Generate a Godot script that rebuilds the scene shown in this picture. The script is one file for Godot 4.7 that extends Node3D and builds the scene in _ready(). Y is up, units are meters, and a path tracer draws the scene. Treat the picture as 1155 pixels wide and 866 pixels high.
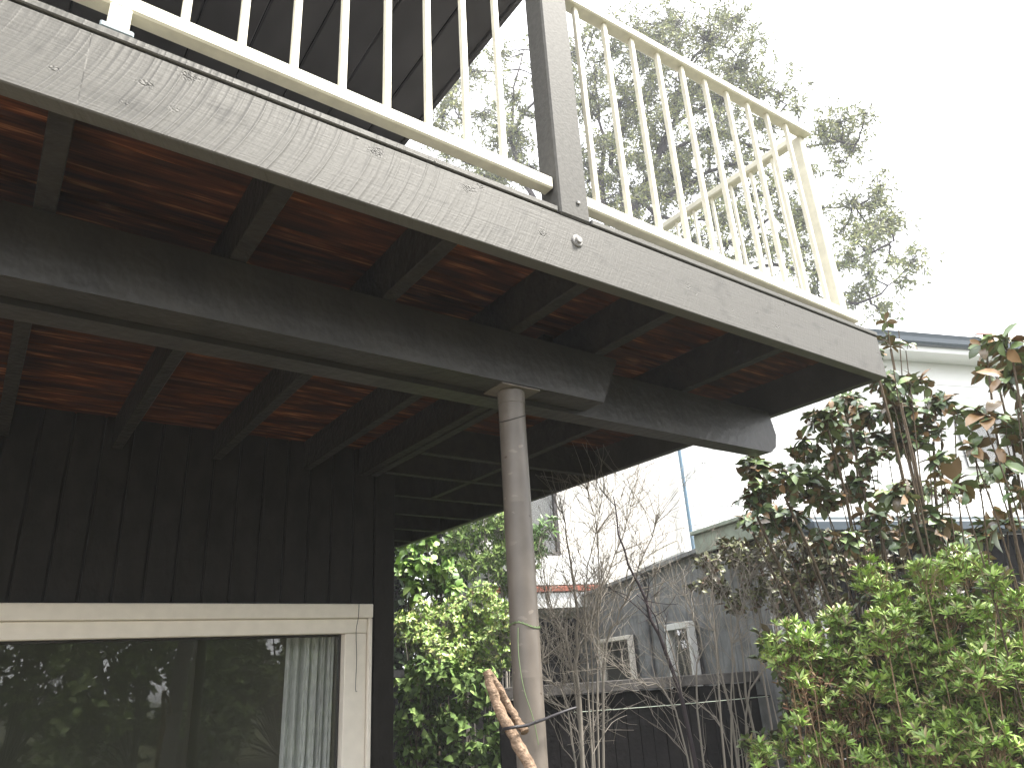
extends Node3D

var rng := RandomNumberGenerator.new()
var taken := {}
var mats := {}
var EYE := Vector3(0, 1.6, 1.4)

# ------------------------------------------------------------------ naming
func numbered(called: String) -> String:
	var n = taken.get(called, 0)
	taken[called] = n + 1
	return called if n == 0 else "%s_%03d" % [called, n]

func thing(called: String, label: String, category: String, at := Vector3.ZERO, group := "") -> Node3D:
	var o := Node3D.new()
	o.name = numbered(called)
	add_child(o, true)
	o.position = at
	tag(o, label, category, group)
	return o

func tag(o: Node3D, label: String, category: String, group := "") -> void:
	o.set_meta("label", label)
	o.set_meta("category", category)
	if group != "":
		o.set_meta("group", group)

func put(called: String, mesh: Mesh, m: Material, parent: Node3D, at := Transform3D.IDENTITY) -> MeshInstance3D:
	var o := MeshInstance3D.new()
	var used := {}
	if parent.has_meta("_used"):
		used = parent.get_meta("_used")
	var n = used.get(called, 0)
	used[called] = n + 1
	parent.set_meta("_used", used)
	o.name = called if n == 0 else "%s_%03d" % [called, n]
	o.mesh = mesh
	if m != null:
		o.material_override = m
	o.transform = at
	o.cast_shadow = GeometryInstance3D.SHADOW_CASTING_SETTING_ON
	parent.add_child(o, true)
	return o

func moved(v: Vector3) -> Transform3D:
	return Transform3D(Basis.IDENTITY, v)

func clear_used(o: Node) -> void:
	if o.has_meta("_used"):
		o.remove_meta("_used")
	for c in o.get_children():
		clear_used(c)

# ------------------------------------------------------------------ mesh helpers
func tri(st: SurfaceTool, a: Vector3, b: Vector3, c: Vector3, n: Vector3) -> void:
	st.set_normal(n)
	if (b - a).cross(c - a).dot(n) > 0.0:
		st.add_vertex(a); st.add_vertex(c); st.add_vertex(b)
	else:
		st.add_vertex(a); st.add_vertex(b); st.add_vertex(c)

func quad(st: SurfaceTool, a: Vector3, b: Vector3, c: Vector3, d: Vector3, n: Vector3) -> void:
	tri(st, a, b, c, n)
	tri(st, a, c, d, n)

func begin() -> SurfaceTool:
	var st := SurfaceTool.new()
	st.begin(Mesh.PRIMITIVE_TRIANGLES)
	return st

func cbox(st: SurfaceTool, c: Vector3, s: Vector3, b := 0.003, bas := Basis.IDENTITY) -> void:
	# a box whose twelve edges are chamfered by b
	var h := s * 0.5
	b = min(b, min(h.x, min(h.y, h.z)) * 0.9)
	for ax in 3:
		var u := (ax + 1) % 3
		var v := (ax + 2) % 3
		for sg in [-1.0, 1.0]:
			var n := Vector3.ZERO
			n[ax] = sg
			var q := []
			for k in [[-1.0, -1.0], [1.0, -1.0], [1.0, 1.0], [-1.0, 1.0]]:
				var p := Vector3.ZERO
				p[ax] = sg * h[ax]
				p[u] = k[0] * (h[u] - b)
				p[v] = k[1] * (h[v] - b)
				q.append(c + bas * p)
			quad(st, q[0], q[1], q[2], q[3], bas * n)
		for su in [-1.0, 1.0]:
			for sv in [-1.0, 1.0]:
				var n2 := Vector3.ZERO
				n2[u] = su
				n2[v] = sv
				n2 = n2.normalized()
				var q2 := []
				for e in [[-1.0, 0], [1.0, 0], [1.0, 1], [-1.0, 1]]:
					var p2 := Vector3.ZERO
					p2[ax] = e[0] * (h[ax] - b)
					p2[u] = su * (h[u] - (b if e[1] == 1 else 0.0))
					p2[v] = sv * (h[v] - (0.0 if e[1] == 1 else b))
					q2.append(c + bas * p2)
				quad(st, q2[0], q2[1], q2[2], q2[3], bas * n2)
	for sx in [-1.0, 1.0]:
		for sy in [-1.0, 1.0]:
			for sz in [-1.0, 1.0]:
				var a := Vector3(sx * h.x, sy * (h.y - b), sz * (h.z - b))
				var bb := Vector3(sx * (h.x - b), sy * h.y, sz * (h.z - b))
				var cc := Vector3(sx * (h.x - b), sy * (h.y - b), sz * h.z)
				tri(st, c + bas * a, c + bas * bb, c + bas * cc, bas * Vector3(sx, sy, sz).normalized())

func box_mesh(s: Vector3, b := 0.003) -> ArrayMesh:
	var st := begin()
	cbox(st, Vector3.ZERO, s, b)
	return st.commit()

func span(lo: Vector3, hi: Vector3, b := 0.003) -> ArrayMesh:
	var st := begin()
	cbox(st, (lo + hi) * 0.5, (hi - lo).abs(), b)
	return st.commit()

func prism(pts: PackedVector2Array, z0: float, z1: float) -> ArrayMesh:
	# polygon in x, y pushed from z0 to z1
	var st := begin()
	var mid := Vector2.ZERO
	for p in pts:
		mid += p / pts.size()
	var idx := Geometry2D.triangulate_polygon(pts)
	for k in range(0, idx.size(), 3):
		for z in [z0, z1]:
			var a := pts[idx[k]]
			var b := pts[idx[k + 1]]
			var c := pts[idx[k + 2]]
			tri(st, Vector3(a.x, a.y, z), Vector3(b.x, b.y, z), Vector3(c.x, c.y, z), Vector3(0, 0, -1 if z == min(z0, z1) else 1))
	for k in pts.size():
		var a2 := pts[k]
		var b2 := pts[(k + 1) % pts.size()]
		var n2 := Vector2((b2 - a2).y, -(b2 - a2).x).normalized()
		if n2.dot((a2 + b2) * 0.5 - mid) < 0:
			n2 = -n2
		quad(st, Vector3(a2.x, a2.y, z0), Vector3(b2.x, b2.y, z0), Vector3(b2.x, b2.y, z1), Vector3(a2.x, a2.y, z1), Vector3(n2.x, n2.y, 0))
	return st.commit()

func tube(st: SurfaceTool, pts: PackedVector3Array, r0: float, r1: float, sides := 5, rough := 0.0) -> void:
	var n := pts.size()
	var rings := []
	var side := Vector3.RIGHT
	for k in n:
		var d := (pts[min(k + 1, n - 1)] - pts[max(k - 1, 0)]).normalized()
		if abs(d.dot(side)) > 0.95:
			side = Vector3.FORWARD if abs(d.dot(Vector3.FORWARD)) < 0.9 else Vector3.UP
		var u := (side - d * side.dot(d)).normalized()
		side = u
		var v := d.cross(u)
		var ring := []
		for s in sides:
			var a := TAU * s / sides
			var r := lerpf(r0, r1, float(k) / (n - 1)) * (1.0 + rough * rng.randf_range(-1, 1))
			ring.append([pts[k] + (u * cos(a) + v * sin(a)) * r, (u * cos(a) + v * sin(a))])
		rings.append(ring)
	for k in n - 1:
		for s in sides:
			var q = [rings[k][s], rings[k][(s + 1) % sides], rings[k + 1][(s + 1) % sides], rings[k + 1][s]]
			var face: Vector3 = q[0][1] + q[1][1]
			for t in [[0, 1, 2], [0, 2, 3]]:
				var a: Vector3 = q[t[0]][0]
				var b: Vector3 = q[t[1]][0]
				var c: Vector3 = q[t[2]][0]
				var order = t if (b - a).cross(c - a).dot(face) <= 0 else [t[0], t[2], t[1]]
				for i in order:
					st.set_normal(q[i][1])
					st.add_vertex(q[i][0])
	for e in [0, n - 1]:
		var cap: Vector3 = (pts[0] - pts[1]) if e == 0 else (pts[n - 1] - pts[n - 2])
		for s in sides:
			tri(st, pts[e], rings[e][s][0], rings[e][(s + 1) % sides][0], cap.normalized())

func bend(a: Vector3, b: Vector3, c: Vector3, steps: int, wob := 0.0) -> PackedVector3Array:
	var out := PackedVector3Array()
	for k in steps + 1:
		var t := float(k) / steps
		var p := a.lerp(b, t).lerp(b.lerp(c, t), t)
		if k > 0 and k < steps:
			p += Vector3(rng.randf_range(-1, 1), rng.randf_range(-0.5, 0.5), rng.randf_range(-1, 1)) * wob
		out.append(p)
	return out

func smooth_path(pts: Array, steps := 4, wob := 0.0) -> PackedVector3Array:
	var cv := Curve3D.new()
	for k in pts.size():
		var a: Vector3 = pts[max(k - 1, 0)]
		var b: Vector3 = pts[min(k + 1, pts.size() - 1)]
		cv.add_point(pts[k], -(b - a) / 6.0, (b - a) / 6.0)
	var out := PackedVector3Array()
	for k in pts.size() - 1:
		for s in steps:
			out.append(cv.sample(k, float(s) / steps) + Vector3(rng.randf_range(-1, 1), rng.randf_range(-1, 1), rng.randf_range(-1, 1)) * wob * (0.0 if k + s == 0 else 1.0))
	out.append(pts[pts.size() - 1])
	return out

# ------------------------------------------------------------------ materials
func lin(r: float, g: float, b: float) -> Color:
	return Color(r, g, b).linear_to_srgb()

func mat(r: float, g: float, b: float, rough := 0.7, spec := 0.5) -> StandardMaterial3D:
	var m := StandardMaterial3D.new()
	m.albedo_color = lin(r, g, b)
	m.roughness = rough
	m.metallic_specular = spec
	return m

func noise(freq: float, seed_n: int, octaves := 4) -> FastNoiseLite:
	var n := FastNoiseLite.new()
	n.noise_type = FastNoiseLite.TYPE_SIMPLEX_SMOOTH
	n.frequency = freq
	n.seed = seed_n
	n.fractal_octaves = octaves
	return n

func mottle(freq: float, seed_n: int, lo: float, hi: float, size := 256) -> ImageTexture:
	# tileable grey mottling, used to vary a base colour
	var im := noise(freq, seed_n).get_seamless_image(size, size)
	im.convert(Image.FORMAT_RGB8)
	for y in size:
		for x in size:
			var v := lerpf(lo, hi, im.get_pixel(x, y).r)
			im.set_pixel(x, y, Color(v, v, v))
	im.generate_mipmaps()
	return ImageTexture.create_from_image(im)

func relief(freq: float, seed_n: int, strength: float, size := 256) -> ImageTexture:
	var im := noise(freq, seed_n).get_seamless_image(size, size)
	im.convert(Image.FORMAT_RGBA8)
	im.bump_map_to_normal_map(strength)
	return ImageTexture.create_from_image(im)

func dress(m: StandardMaterial3D, color: Texture2D, normal: Texture2D, scale: Vector3, nscale := 1.0) -> StandardMaterial3D:
	m.uv1_triplanar = true
	m.uv1_world_triplanar = true
	m.uv1_scale = scale
	if color != null:
		m.albedo_texture = color
	if normal != null:
		m.normal_enabled = true
		m.normal_texture = normal
		m.normal_scale = nscale
	return m

func sawn_images() -> Array:
	# rough-sawn painted timber, 4.096 m long and 0.25 m high: saw arcs, brush grain, knots, scratches
	var w := 2048
	var h := 128
	var f1 := noise(0.02, 11, 3)
	var f2 := noise(0.11, 12, 2)
	var f3 := noise(0.05, 13, 4)
	var knots := []
	rng.seed = 77
	for k in 30:
		knots.append([rng.randf() * w, rng.randf_range(20, 108), rng.randf_range(1.2, 4.2) * (1.0 if rng.randf() < 0.6 else 0.5), rng.randf_range(0.2, 1.0)])
	var hi := Image.create(w, h, false, Image.FORMAT_RGBA8)
	var co := Image.create(w, h, false, Image.FORMAT_RGBA8)
	for y in h:
		for x in w:
			var yy := float(y) / h
			# arcs of a big circular saw, stronger to the left
			var arc := x - 46.0 * (1.0 - yy) + 30.0 * (yy - 0.5) * (yy - 0.5)
			var left := clampf(1.15 - minf(absf(float(x) - 140.0), 2048.0 - absf(float(x) - 140.0)) / 480.0, 0.10, 1.0)
			var saw := pow(1.0 - absf(f1.get_noise_2d(arc * 1.9, 3.0 + y * 0.03)), 6.0) * 0.9 + f1.get_noise_2d(arc * 2.6, 90.0 + y * 0.12) * 0.45 - 0.4
			var brush := f2.get_noise_2d(x * 0.06, y * 3.2)
			var fine := f3.get_noise_2d(x * 2.2, y * 4.0)
			var weave := f2.get_noise_2d(arc * 2.6, y * 0.25)
			var v := 0.5 + 0.26 * saw * left + 0.025 * brush + 0.02 * fine + 0.035 * weave
			var dirt := 0.0
			for k in knots:
				var dx: float = (x - k[0]) * 0.6
				if absf(dx) > 20.0:
					continue
				var dy: float = y - k[1]
				var d: float = sqrt(dx * dx + dy * dy) / k[2] * (1.0 + 0.9 * f3.get_noise_2d(x * 4.0 + k[0], y * 4.0))
				if d < 3.0:
					v += k[3] * 0.34 * exp(-pow(d - 0.8, 2.0) * 3.0) * f3.get_noise_2d(x * 6.0, y * 6.0 + k[0]) * 2.2
					dirt += k[3] * 0.25 * exp(-d * d * 1.6)
			var stain := clampf(f3.get_noise_2d(x * 0.22 + 500.0, y * 0.35) * 1.6 - 0.35, 0.0, 1.0)
			hi.set_pixel(x, y, Color(v, v, v))
			var c := clampf(0.90 + 0.03 * brush + 0.05 * (v - 0.5) - 0.16 * stain - dirt * 0.5, 0.0, 1.0)
			co.set_pixel(x, y, Color(c, c * 0.995, c * 0.985))
	hi.bump_map_to_normal_map(5.0)
	return [ImageTexture.create_from_image(co), ImageTexture.create_from_image(hi)]

func plank_image(seed_n: int) -> ImageTexture:
	# stained underside of floor boards: streaks along x
	var w := 512
	var im := Image.create(w, w, false, Image.FORMAT_RGB8)
	var a := noise(0.012, seed_n, 4)
	var b := noise(0.03, seed_n + 5, 3)
	for y in w:
		for x in w:
			# fold the ends together so that the tile meets itself
			var t := float(x) / w
			var s := lerpf(a.get_noise_2d(x * 0.6, y * 1.7), a.get_noise_2d((x - w) * 0.6, y * 1.7), t)
			var q := lerpf(b.get_noise_2d(x * 0.25, y * 3.0), b.get_noise_2d((x - w) * 0.25, y * 3.0), t)
			var v := clampf(0.44 + 0.85 * s + 0.5 * q, 0.0, 1.0)
			var pale := clampf((v - 0.70) * 3.0, 0.0, 1.0)
			var c := Color(0.26, 0.155, 0.10).lerp(Color(0.70, 0.40, 0.22), v).lerp(Color(0.98, 0.72, 0.50), pale * 0.8)
			im.set_pixel(x, y, c)
	return ImageTexture.create_from_image(im)

func chips_image() -> ImageTexture:
	# paint of the steel post: cloudy, with small chipped flecks
	var w := 512
	var im := Image.create(w, w, false, Image.FORMAT_RGB8)
	var a := noise(0.012, 31, 4)
	for y in w:
		for x in w:
			var v := 0.80 + 0.10 * a.get_noise_2d(x, y * 0.6)
			im.set_pixel(x, y, Color(v, v, v))
	rng.seed = 555
	for k in 26:
		var c := Vector2(rng.randf_range(10, w - 12), rng.randf_range(10, w - 12))
		var pale := rng.randf() < 0.75
		for d in rng.randi_range(2, 5):
			var r := rng.randf_range(1.2, 4.2)
			for y in range(int(c.y - r), int(c.y + r) + 1):
				for x in range(int(c.x - r * 1.6), int(c.x + r * 1.6) + 1):
					if Vector2((x - c.x) / 1.6, y - c.y).length() < r * rng.randf_range(0.7, 1.1):
						im.set_pixel(clampi(x, 0, w - 1), clampi(y, 0, w - 1), Color(1, 1, 1) if pale else Color(0.5, 0.42, 0.36))
			c += Vector2(rng.randf_range(-5, 5), rng.randf_range(-4, 4))
	return ImageTexture.create_from_image(im)

func make_materials() -> void:
	var sawn := sawn_images()
	var rough_n := relief(0.05, 5, 3.0)
	var soft := mottle(0.012, 7, 0.78, 1.0)
	var grime := mottle(0.02, 17, 0.62, 1.0)
	var fine := mottle(0.08, 27, 0.80, 1.0)
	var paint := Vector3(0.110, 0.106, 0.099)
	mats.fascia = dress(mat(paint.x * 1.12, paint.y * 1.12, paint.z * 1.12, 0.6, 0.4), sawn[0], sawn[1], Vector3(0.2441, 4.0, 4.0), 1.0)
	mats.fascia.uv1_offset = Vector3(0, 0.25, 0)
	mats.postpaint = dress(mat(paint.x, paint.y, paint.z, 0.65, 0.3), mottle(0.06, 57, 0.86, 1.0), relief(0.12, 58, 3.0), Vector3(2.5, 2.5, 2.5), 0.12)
	mats.timber = dress(mat(paint.x * 0.45, paint.y * 0.43, paint.z * 0.40, 0.55, 0.5), soft, rough_n, Vector3(1.2, 1.2, 1.2), 0.35)  # the fascia paint darkened, shade behind the edge put into the colour
	mats.joist = dress(mat(0.034, 0.029, 0.023, 0.65, 0.4), grime, rough_n, Vector3(2, 2, 2), 0.5)  # same paint as the fascia, under-deck shade put into the colour
	mats.bearer = dress(mat(0.035, 0.031, 0.025, 0.40, 0.5), soft, rough_n, Vector3(1.5, 1.5, 1.5), 0.18)  # fascia paint again, darkened to carry the shade below the deck
	mats.cladding = dress(mat(0.022, 0.0195, 0.0165, 0.7, 0.3), soft, rough_n, Vector3(2, 1, 2), 0.35)
	mats.soffit = dress(mat(0.095, 0.086, 0.090, 0.65, 0.3), soft, null, Vector3(0.6, 1, 0.25))
	mats.planks = []
	for k in 3:
		mats.planks.append(dress(mat([0.46, 0.36, 0.27][k], [0.43, 0.34, 0.26][k], [0.40, 0.33, 0.26][k], 0.75, 0.3), plank_image(40 + k * 9), null, Vector3(0.8, 1.0, 1.6)))
	mats.light_stop = mat(0.10, 0.10, 0.10, 0.9)
	mats.cream = dress(mat(0.80, 0.76, 0.62, 0.42, 0.5), mottle(0.035, 61, 0.91, 1.0), null, Vector3(2, 2, 2))
	mats.plate = mat(0.24, 0.28, 0.30, 0.5)
	mats.casing = dress(mat(0.86, 0.80, 0.72, 0.5, 0.5), mottle(0.03, 63, 0.95, 1.0), rough_n, Vector3(1.4, 1.4, 1.4), 0.05)
	mats.post = dress(mat(0.225, 0.193, 0.166, 0.42, 0.5), chips_image(), null, Vector3(1.9, 1.9, 1.9))
	mats.bolt = mat(0.22, 0.21, 0.20, 0.45)
	mats.wire = mat(0.02, 0.018, 0.016, 0.6)
	mats.string = mat(0.15, 0.21, 0.10, 0.8)
	mats.strap = mat(0.014, 0.012, 0.016, 0.5)
	mats.bark = dress(mat(0.42, 0.30, 0.215, 0.9, 0.2), mottle(0.04, 71, 0.45, 1.0), relief(0.07, 72, 6.0), Vector3(5, 5, 5), 1.0)
	mats.stem = dress(mat(0.17, 0.13, 0.095, 0.85, 0.2), grime, null, Vector3(5, 5, 5))
	mats.twig = mat(0.27, 0.245, 0.215, 0.85, 0.2)
	mats.dry = mat(0.27, 0.19, 0.125, 0.85, 0.2)
	mats.darkstem = mat(0.06, 0.05, 0.055, 0.8, 0.2)
	mats.gumbark = dress(mat(0.115, 0.098, 0.102, 0.8, 0.2), grime, null, Vector3(0.6, 0.6, 0.6))
	mats.grass = dress(mat(0.105, 0.115, 0.055, 0.95, 0.1), mottle(0.05, 81, 0.45, 1.0), relief(0.1, 82, 6.0), Vector3(0.6, 0.6, 0.6), 1.0)
	mats.white = dress(mat(0.82, 0.82, 0.80, 0.6), soft.duplicate(), null, Vector3(0.3, 0.3, 0.3))
	mats.white = mat(0.75, 0.75, 0.735, 0.6)
	mats.render = dress(mat(0.66, 0.64, 0.60, 0.85), mottle(0.01, 93, 0.93, 1.0), relief(0.09, 92, 2.0), Vector3(0.8, 0.8, 0.8), 0.08)  # duller than the white boards: shade on this wing is in the colour
	mats.gutter = mat(0.045, 0.062, 0.080, 0.4)
	mats.roof = mat(0.10, 0.125, 0.14, 0.5)
	mats.brick = dress(mat(0.34, 0.11, 0.07, 0.8), fine, null, Vector3(3, 3, 3))
	mats.pipe = mat(0.10, 0.17, 0.23, 0.4)
	mats.shed = dress(mat(0.285, 0.295, 0.305, 0.6), grime, rough_n, Vector3(1, 1, 1), 0.2)
	mats.palegreen = dress(mat(0.40, 0.46, 0.38, 0.6), soft, null, Vector3(2, 2, 2))
	mats.fence = dress(mat(0.011, 0.010, 0.0105, 0.85, 0.2), grime, rough_n, Vector3(2, 2, 2), 0.5)
	mats.fencerail = dress(mat(0.115, 0.108, 0.105, 0.85, 0.2), grime, rough_n, Vector3(2, 2, 2), 0.5)
	mats.dark = mat(0.05, 0.045, 0.045, 0.8)
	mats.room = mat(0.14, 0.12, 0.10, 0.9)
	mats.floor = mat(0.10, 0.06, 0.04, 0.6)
	mats.curtain = dress(mat(0.66, 0.70, 0.70, 0.9, 0.1), fine, null, Vector3(3, 0.7, 3))
	mats.curtain.backlight = Color(0.2, 0.2, 0.2)
	mats.glass = StandardMaterial3D.new()
	mats.glass.albedo_color = Color(0.60, 0.64, 0.48, 0.03)  # olive veil paints in part of the garden reflection
	mats.glass.transparency = BaseMaterial3D.TRANSPARENCY_ALPHA
	mats.glass.roughness = 0.0
	mats.glass.metallic_specular = 0.8
	# foliage: the colour comes with each copy
	mats.leaf = mat(1, 1, 1, 0.42, 0.5)
	mats.leaf.backlight = Color(0.95, 0.95, 0.6)
	mats.leafdull = mat(1, 1, 1, 0.7, 0.3)
	mats.leafdull.backlight = Color(0.6, 0.6, 0.45)
	mats.leafgloss = mat(1, 1, 1, 0.30, 0.6)
	mats.leafgloss.backlight = Color(0.9, 0.9, 0.6)
	mats.leafgum = mat(1, 1, 1, 0.6, 0.3)
	mats.leafgum.backlight = Color(1.1, 1.1, 0.9)
	for m in [mats.leaf, mats.leafdull, mats.leafgloss, mats.leafgum]:
		m.vertex_color_use_as_albedo = true
		m.cull_mode = BaseMaterial3D.CULL_DISABLED
	mats.olive = mat(0.15, 0.19, 0.085, 0.45, 0.5)
	mats.olive.backlight = Color(0.9, 0.9, 0.5)
	mats.olive.cull_mode = BaseMaterial3D.CULL_DISABLED
	mats.bronze = mat(0.20, 0.135, 0.075, 0.5, 0.4)
	mats.bronze.backlight = Color(0.9, 0.8, 0.45)
	mats.bronze.cull_mode = BaseMaterial3D.CULL_DISABLED

# ------------------------------------------------------------------ foliage
func leaf_mesh(kind: String, w: float, segs: int, fold: float, curl: float, under: Material = null) -> ArrayMesh:
	# one leaf, unit length along +y, face to +z; with a second skin below it where the underside has its own colour
	var mesh := ArrayMesh.new()
	for side in (2 if under != null else 1):
		var off := -0.012 * side
		var st := begin()
		st.set_smooth_group(0)
		var rows := []
		for k in segs + 1:
			var t := float(k) / segs
			var p := 0.0
			if kind == "heart":
				p = pow(sin(PI * pow(clampf(t * 0.96 + 0.04, 0.0, 1.0), 0.55)), 0.9)
			elif kind == "narrow":
				p = pow(sin(PI * pow(t, 0.85)), 0.8)
			else:
				p = pow(sin(PI * pow(t, 1.15)), 0.75)
			p = max(p, 0.0)
			var z := curl * (t - 0.25) * (t - 0.25) * -1.0 + off
			rows.append([Vector3(-w * p, t, z + fold * p), Vector3(0, t, z), Vector3(w * p, t, z + fold * p)])
		for k in segs:
			for j in 2:
				quad_smooth(st, rows[k][j], rows[k][j + 1], rows[k + 1][j + 1], rows[k + 1][j], 1.0 if side == 0 else -1.0)
		st.generate_normals()
		mesh = st.commit(mesh)
		if side == 1:
			mesh.surface_set_material(1, under)
	return mesh

func quad_smooth(st: SurfaceTool, a: Vector3, b: Vector3, c: Vector3, d: Vector3, s: float) -> void:
	for t in [[a, b, c], [a, c, d]]:
		if ((t[1] - t[0]).cross(t[2] - t[0])).z * s > 0:
			t = [t[0], t[2], t[1]]
		for v in t:
			st.add_vertex(v)

func aim(dir: Vector3, face: Vector3) -> Basis:
	dir = dir.normalized()
	var x := dir.cross(face)
	if x.length() < 0.01:
		x = dir.cross(Vector3(0.3, 0.2, 0.9))
	x = x.normalized()
	return Basis(x, dir, x.cross(dir))

func some_dir() -> Vector3:
	var v := Vector3(rng.randfn(), rng.randfn(), rng.randfn())
	return v.normalized()

func whorl(leaves: Array, tip: Vector3, axis: Vector3, n: int, size: float, spread: float, jitter: float, tones: int) -> void:
	axis = axis.normalized()
	var u := axis.cross(some_dir()).normalized()
	var v := axis.cross(u)
	var turn := rng.randf() * TAU
	for k in n:
		var a := turn + 2.4 * k
		var rad := u * cos(a) + v * sin(a)
		var s := spread * rng.randf_range(0.55, 1.25)
		var d := (axis * cos(s) + rad * sin(s) + some_dir() * jitter).normalized()
		var f := (axis * sin(s) - rad * cos(s) + some_dir() * jitter * 0.6)
		var len := size * rng.randf_range(0.6, 1.15)
		var b := aim(d, f).scaled_local(Vector3(len, len, len))
		leaves.append([Transform3D(b, tip - axis * size * 0.12 * k / max(n, 1)), rng.randi() % tones, len])

func add_leaves(root: Node3D, mesh: ArrayMesh, base_mat: StandardMaterial3D, leaves: Array, tones: Array, pick: int) -> void:
	# the leaves that show largest are parts of their own, the rest one part
	for l in leaves:
		l.append(l[2] / max(0.5, (l[0].origin + root.position - EYE).length()))
	leaves.sort_custom(func(a, b): return a[3] > b[3])
	var solo := []
	for c in tones:
		var m: StandardMaterial3D = base_mat.duplicate()
		m.vertex_color_use_as_albedo = false
		m.albedo_color = lin(c.x, c.y, c.z)
		solo.append(m)
	pick = min(pick, leaves.size())
	var two := mesh.get_surface_count() > 1
	for k in pick:
		var o := put("leaf", mesh, null, root, leaves[k][0])
		o.set_surface_override_material(0, solo[leaves[k][1]])
	if leaves.size() > pick:
		var mm := MultiMesh.new()
		mm.transform_format = MultiMesh.TRANSFORM_3D
		mm.use_colors = true
		var copy: ArrayMesh = mesh.duplicate()
		copy.surface_set_material(0, base_mat)
		mm.mesh = copy
		mm.instance_count = leaves.size() - pick
		for k in range(pick, leaves.size()):
			mm.set_instance_transform(k - pick, leaves[k][0])
			var c: Vector3 = tones[leaves[k][1]] * rng.randf_range(0.75, 1.25)
			mm.set_instance_color(k - pick, Color(c.x, c.y, c.z))
		var o2 := MultiMeshInstance3D.new()
		o2.name = "foliage"
		o2.multimesh = mm
		o2.set_meta("kind", "stuff")
		root.add_child(o2, true)

func joined_twigs(root: Node3D, st: SurfaceTool, m: Material, called := "twigs") -> void:
	var o := put(called, st.commit(), m, root)
	o.set_meta("kind", "stuff")

func shrub(root: Node3D, bases: Array, clumps: Array, o: Dictionary) -> void:
	# stems from the ground to every clump, twigs through the clump, leaves round the ends of the twigs
	var at := root.position
	var leaves := []
	var tw := begin()
	var ends := {}
	for b in bases:
		ends[b] = []
	for c4 in clumps:
		var c := Vector3(c4.x, c4.y, c4.z)
		var r: float = c4.w
		var near: Vector3 = bases[0]
		for b in bases:
			if Vector2(b.x - c.x, b.z - c.z).length() + rng.randf() * 0.15 < Vector2(near.x - c.x, near.z - c.z).length():
				near = b
		ends[near].append([c, r])
		var n := int(max(1, o.tips * pow(r / o.unit, 2.0) * rng.randf_range(0.8, 1.2)))
		for k in n:
			var off := some_dir() * pow(rng.randf(), 0.45) * r
			off.y *= o.get("flat", 0.85)
			var tip := c + off
			var out: Vector3 = (off.normalized() * o.get("outward", 0.6) + Vector3.UP * o.get("up", 0.7) + some_dir() * 0.35).normalized()
			var root_of := tip.lerp(c, rng.randf_range(0.45, 0.8)) - Vector3(0, r * rng.randf_range(0.25, 0.8), 0)
			if rng.randf() < o.get("twigged", 1.0):
				tube(tw, bend(root_of - at, (root_of + tip) * 0.5 - at + some_dir() * r * 0.2, tip - at, 3), o.twig, o.twig * 0.55, 3)
			if o.leaves > 0:
				whorl(leaves, tip - at, out, int(max(1, round(o.leaves * rng.randf_range(0.7, 1.3)))), o.size * rng.randf_range(0.75, 1.2), o.get("spread", 1.1), o.get("jitter", 0.25), o.tones.size())
	for b in bases:
		var first := true
		for e in ends[b]:
			var c: Vector3 = e[0]
			var low: Vector3 = b + Vector3(rng.randf_range(-0.06, 0.06), 0, rng.randf_range(-0.06, 0.06))
			var mid := Vector3(lerpf(low.x, c.x, 0.35), lerpf(low.y, c.y, 0.6), lerpf(low.z, c.z, 0.35)) + some_dir() * 0.06
			var pts := bend(low - at, mid - at, c - at - Vector3(0, e[1] * 0.7, 0), 7, o.get("wob", 0.012))
			if first or rng.randf() < o.get("stems", 0.15):
				var st := begin()
				tube(st, pts, o.stem * rng.randf_range(0.9, 1.4), o.stem * 0.5, 6)
				put("stem", st.commit(), o.stemmat, root)
				first = false
			else:
				tube(tw, pts, o.stem * rng.randf_range(0.45, 0.75), o.twig, 4)
	joined_twigs(root, tw, o.twigmat)
	if leaves.size() > 0:
		if o.has("mesh2"):
			var half := []
			var other := []
			for l in leaves:
				(half if rng.randf() < 0.5 else other).append(l)
			add_leaves(root, o.mesh, o.leafmat, half, o.tones, o.pick / 2)
			add_leaves(root, o.mesh2, o.leafmat, other, o.tones, o.pick / 2)
		else:
			add_leaves(root, o.mesh, o.leafmat, leaves, o.tones, o.get("pick", 0))

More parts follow.
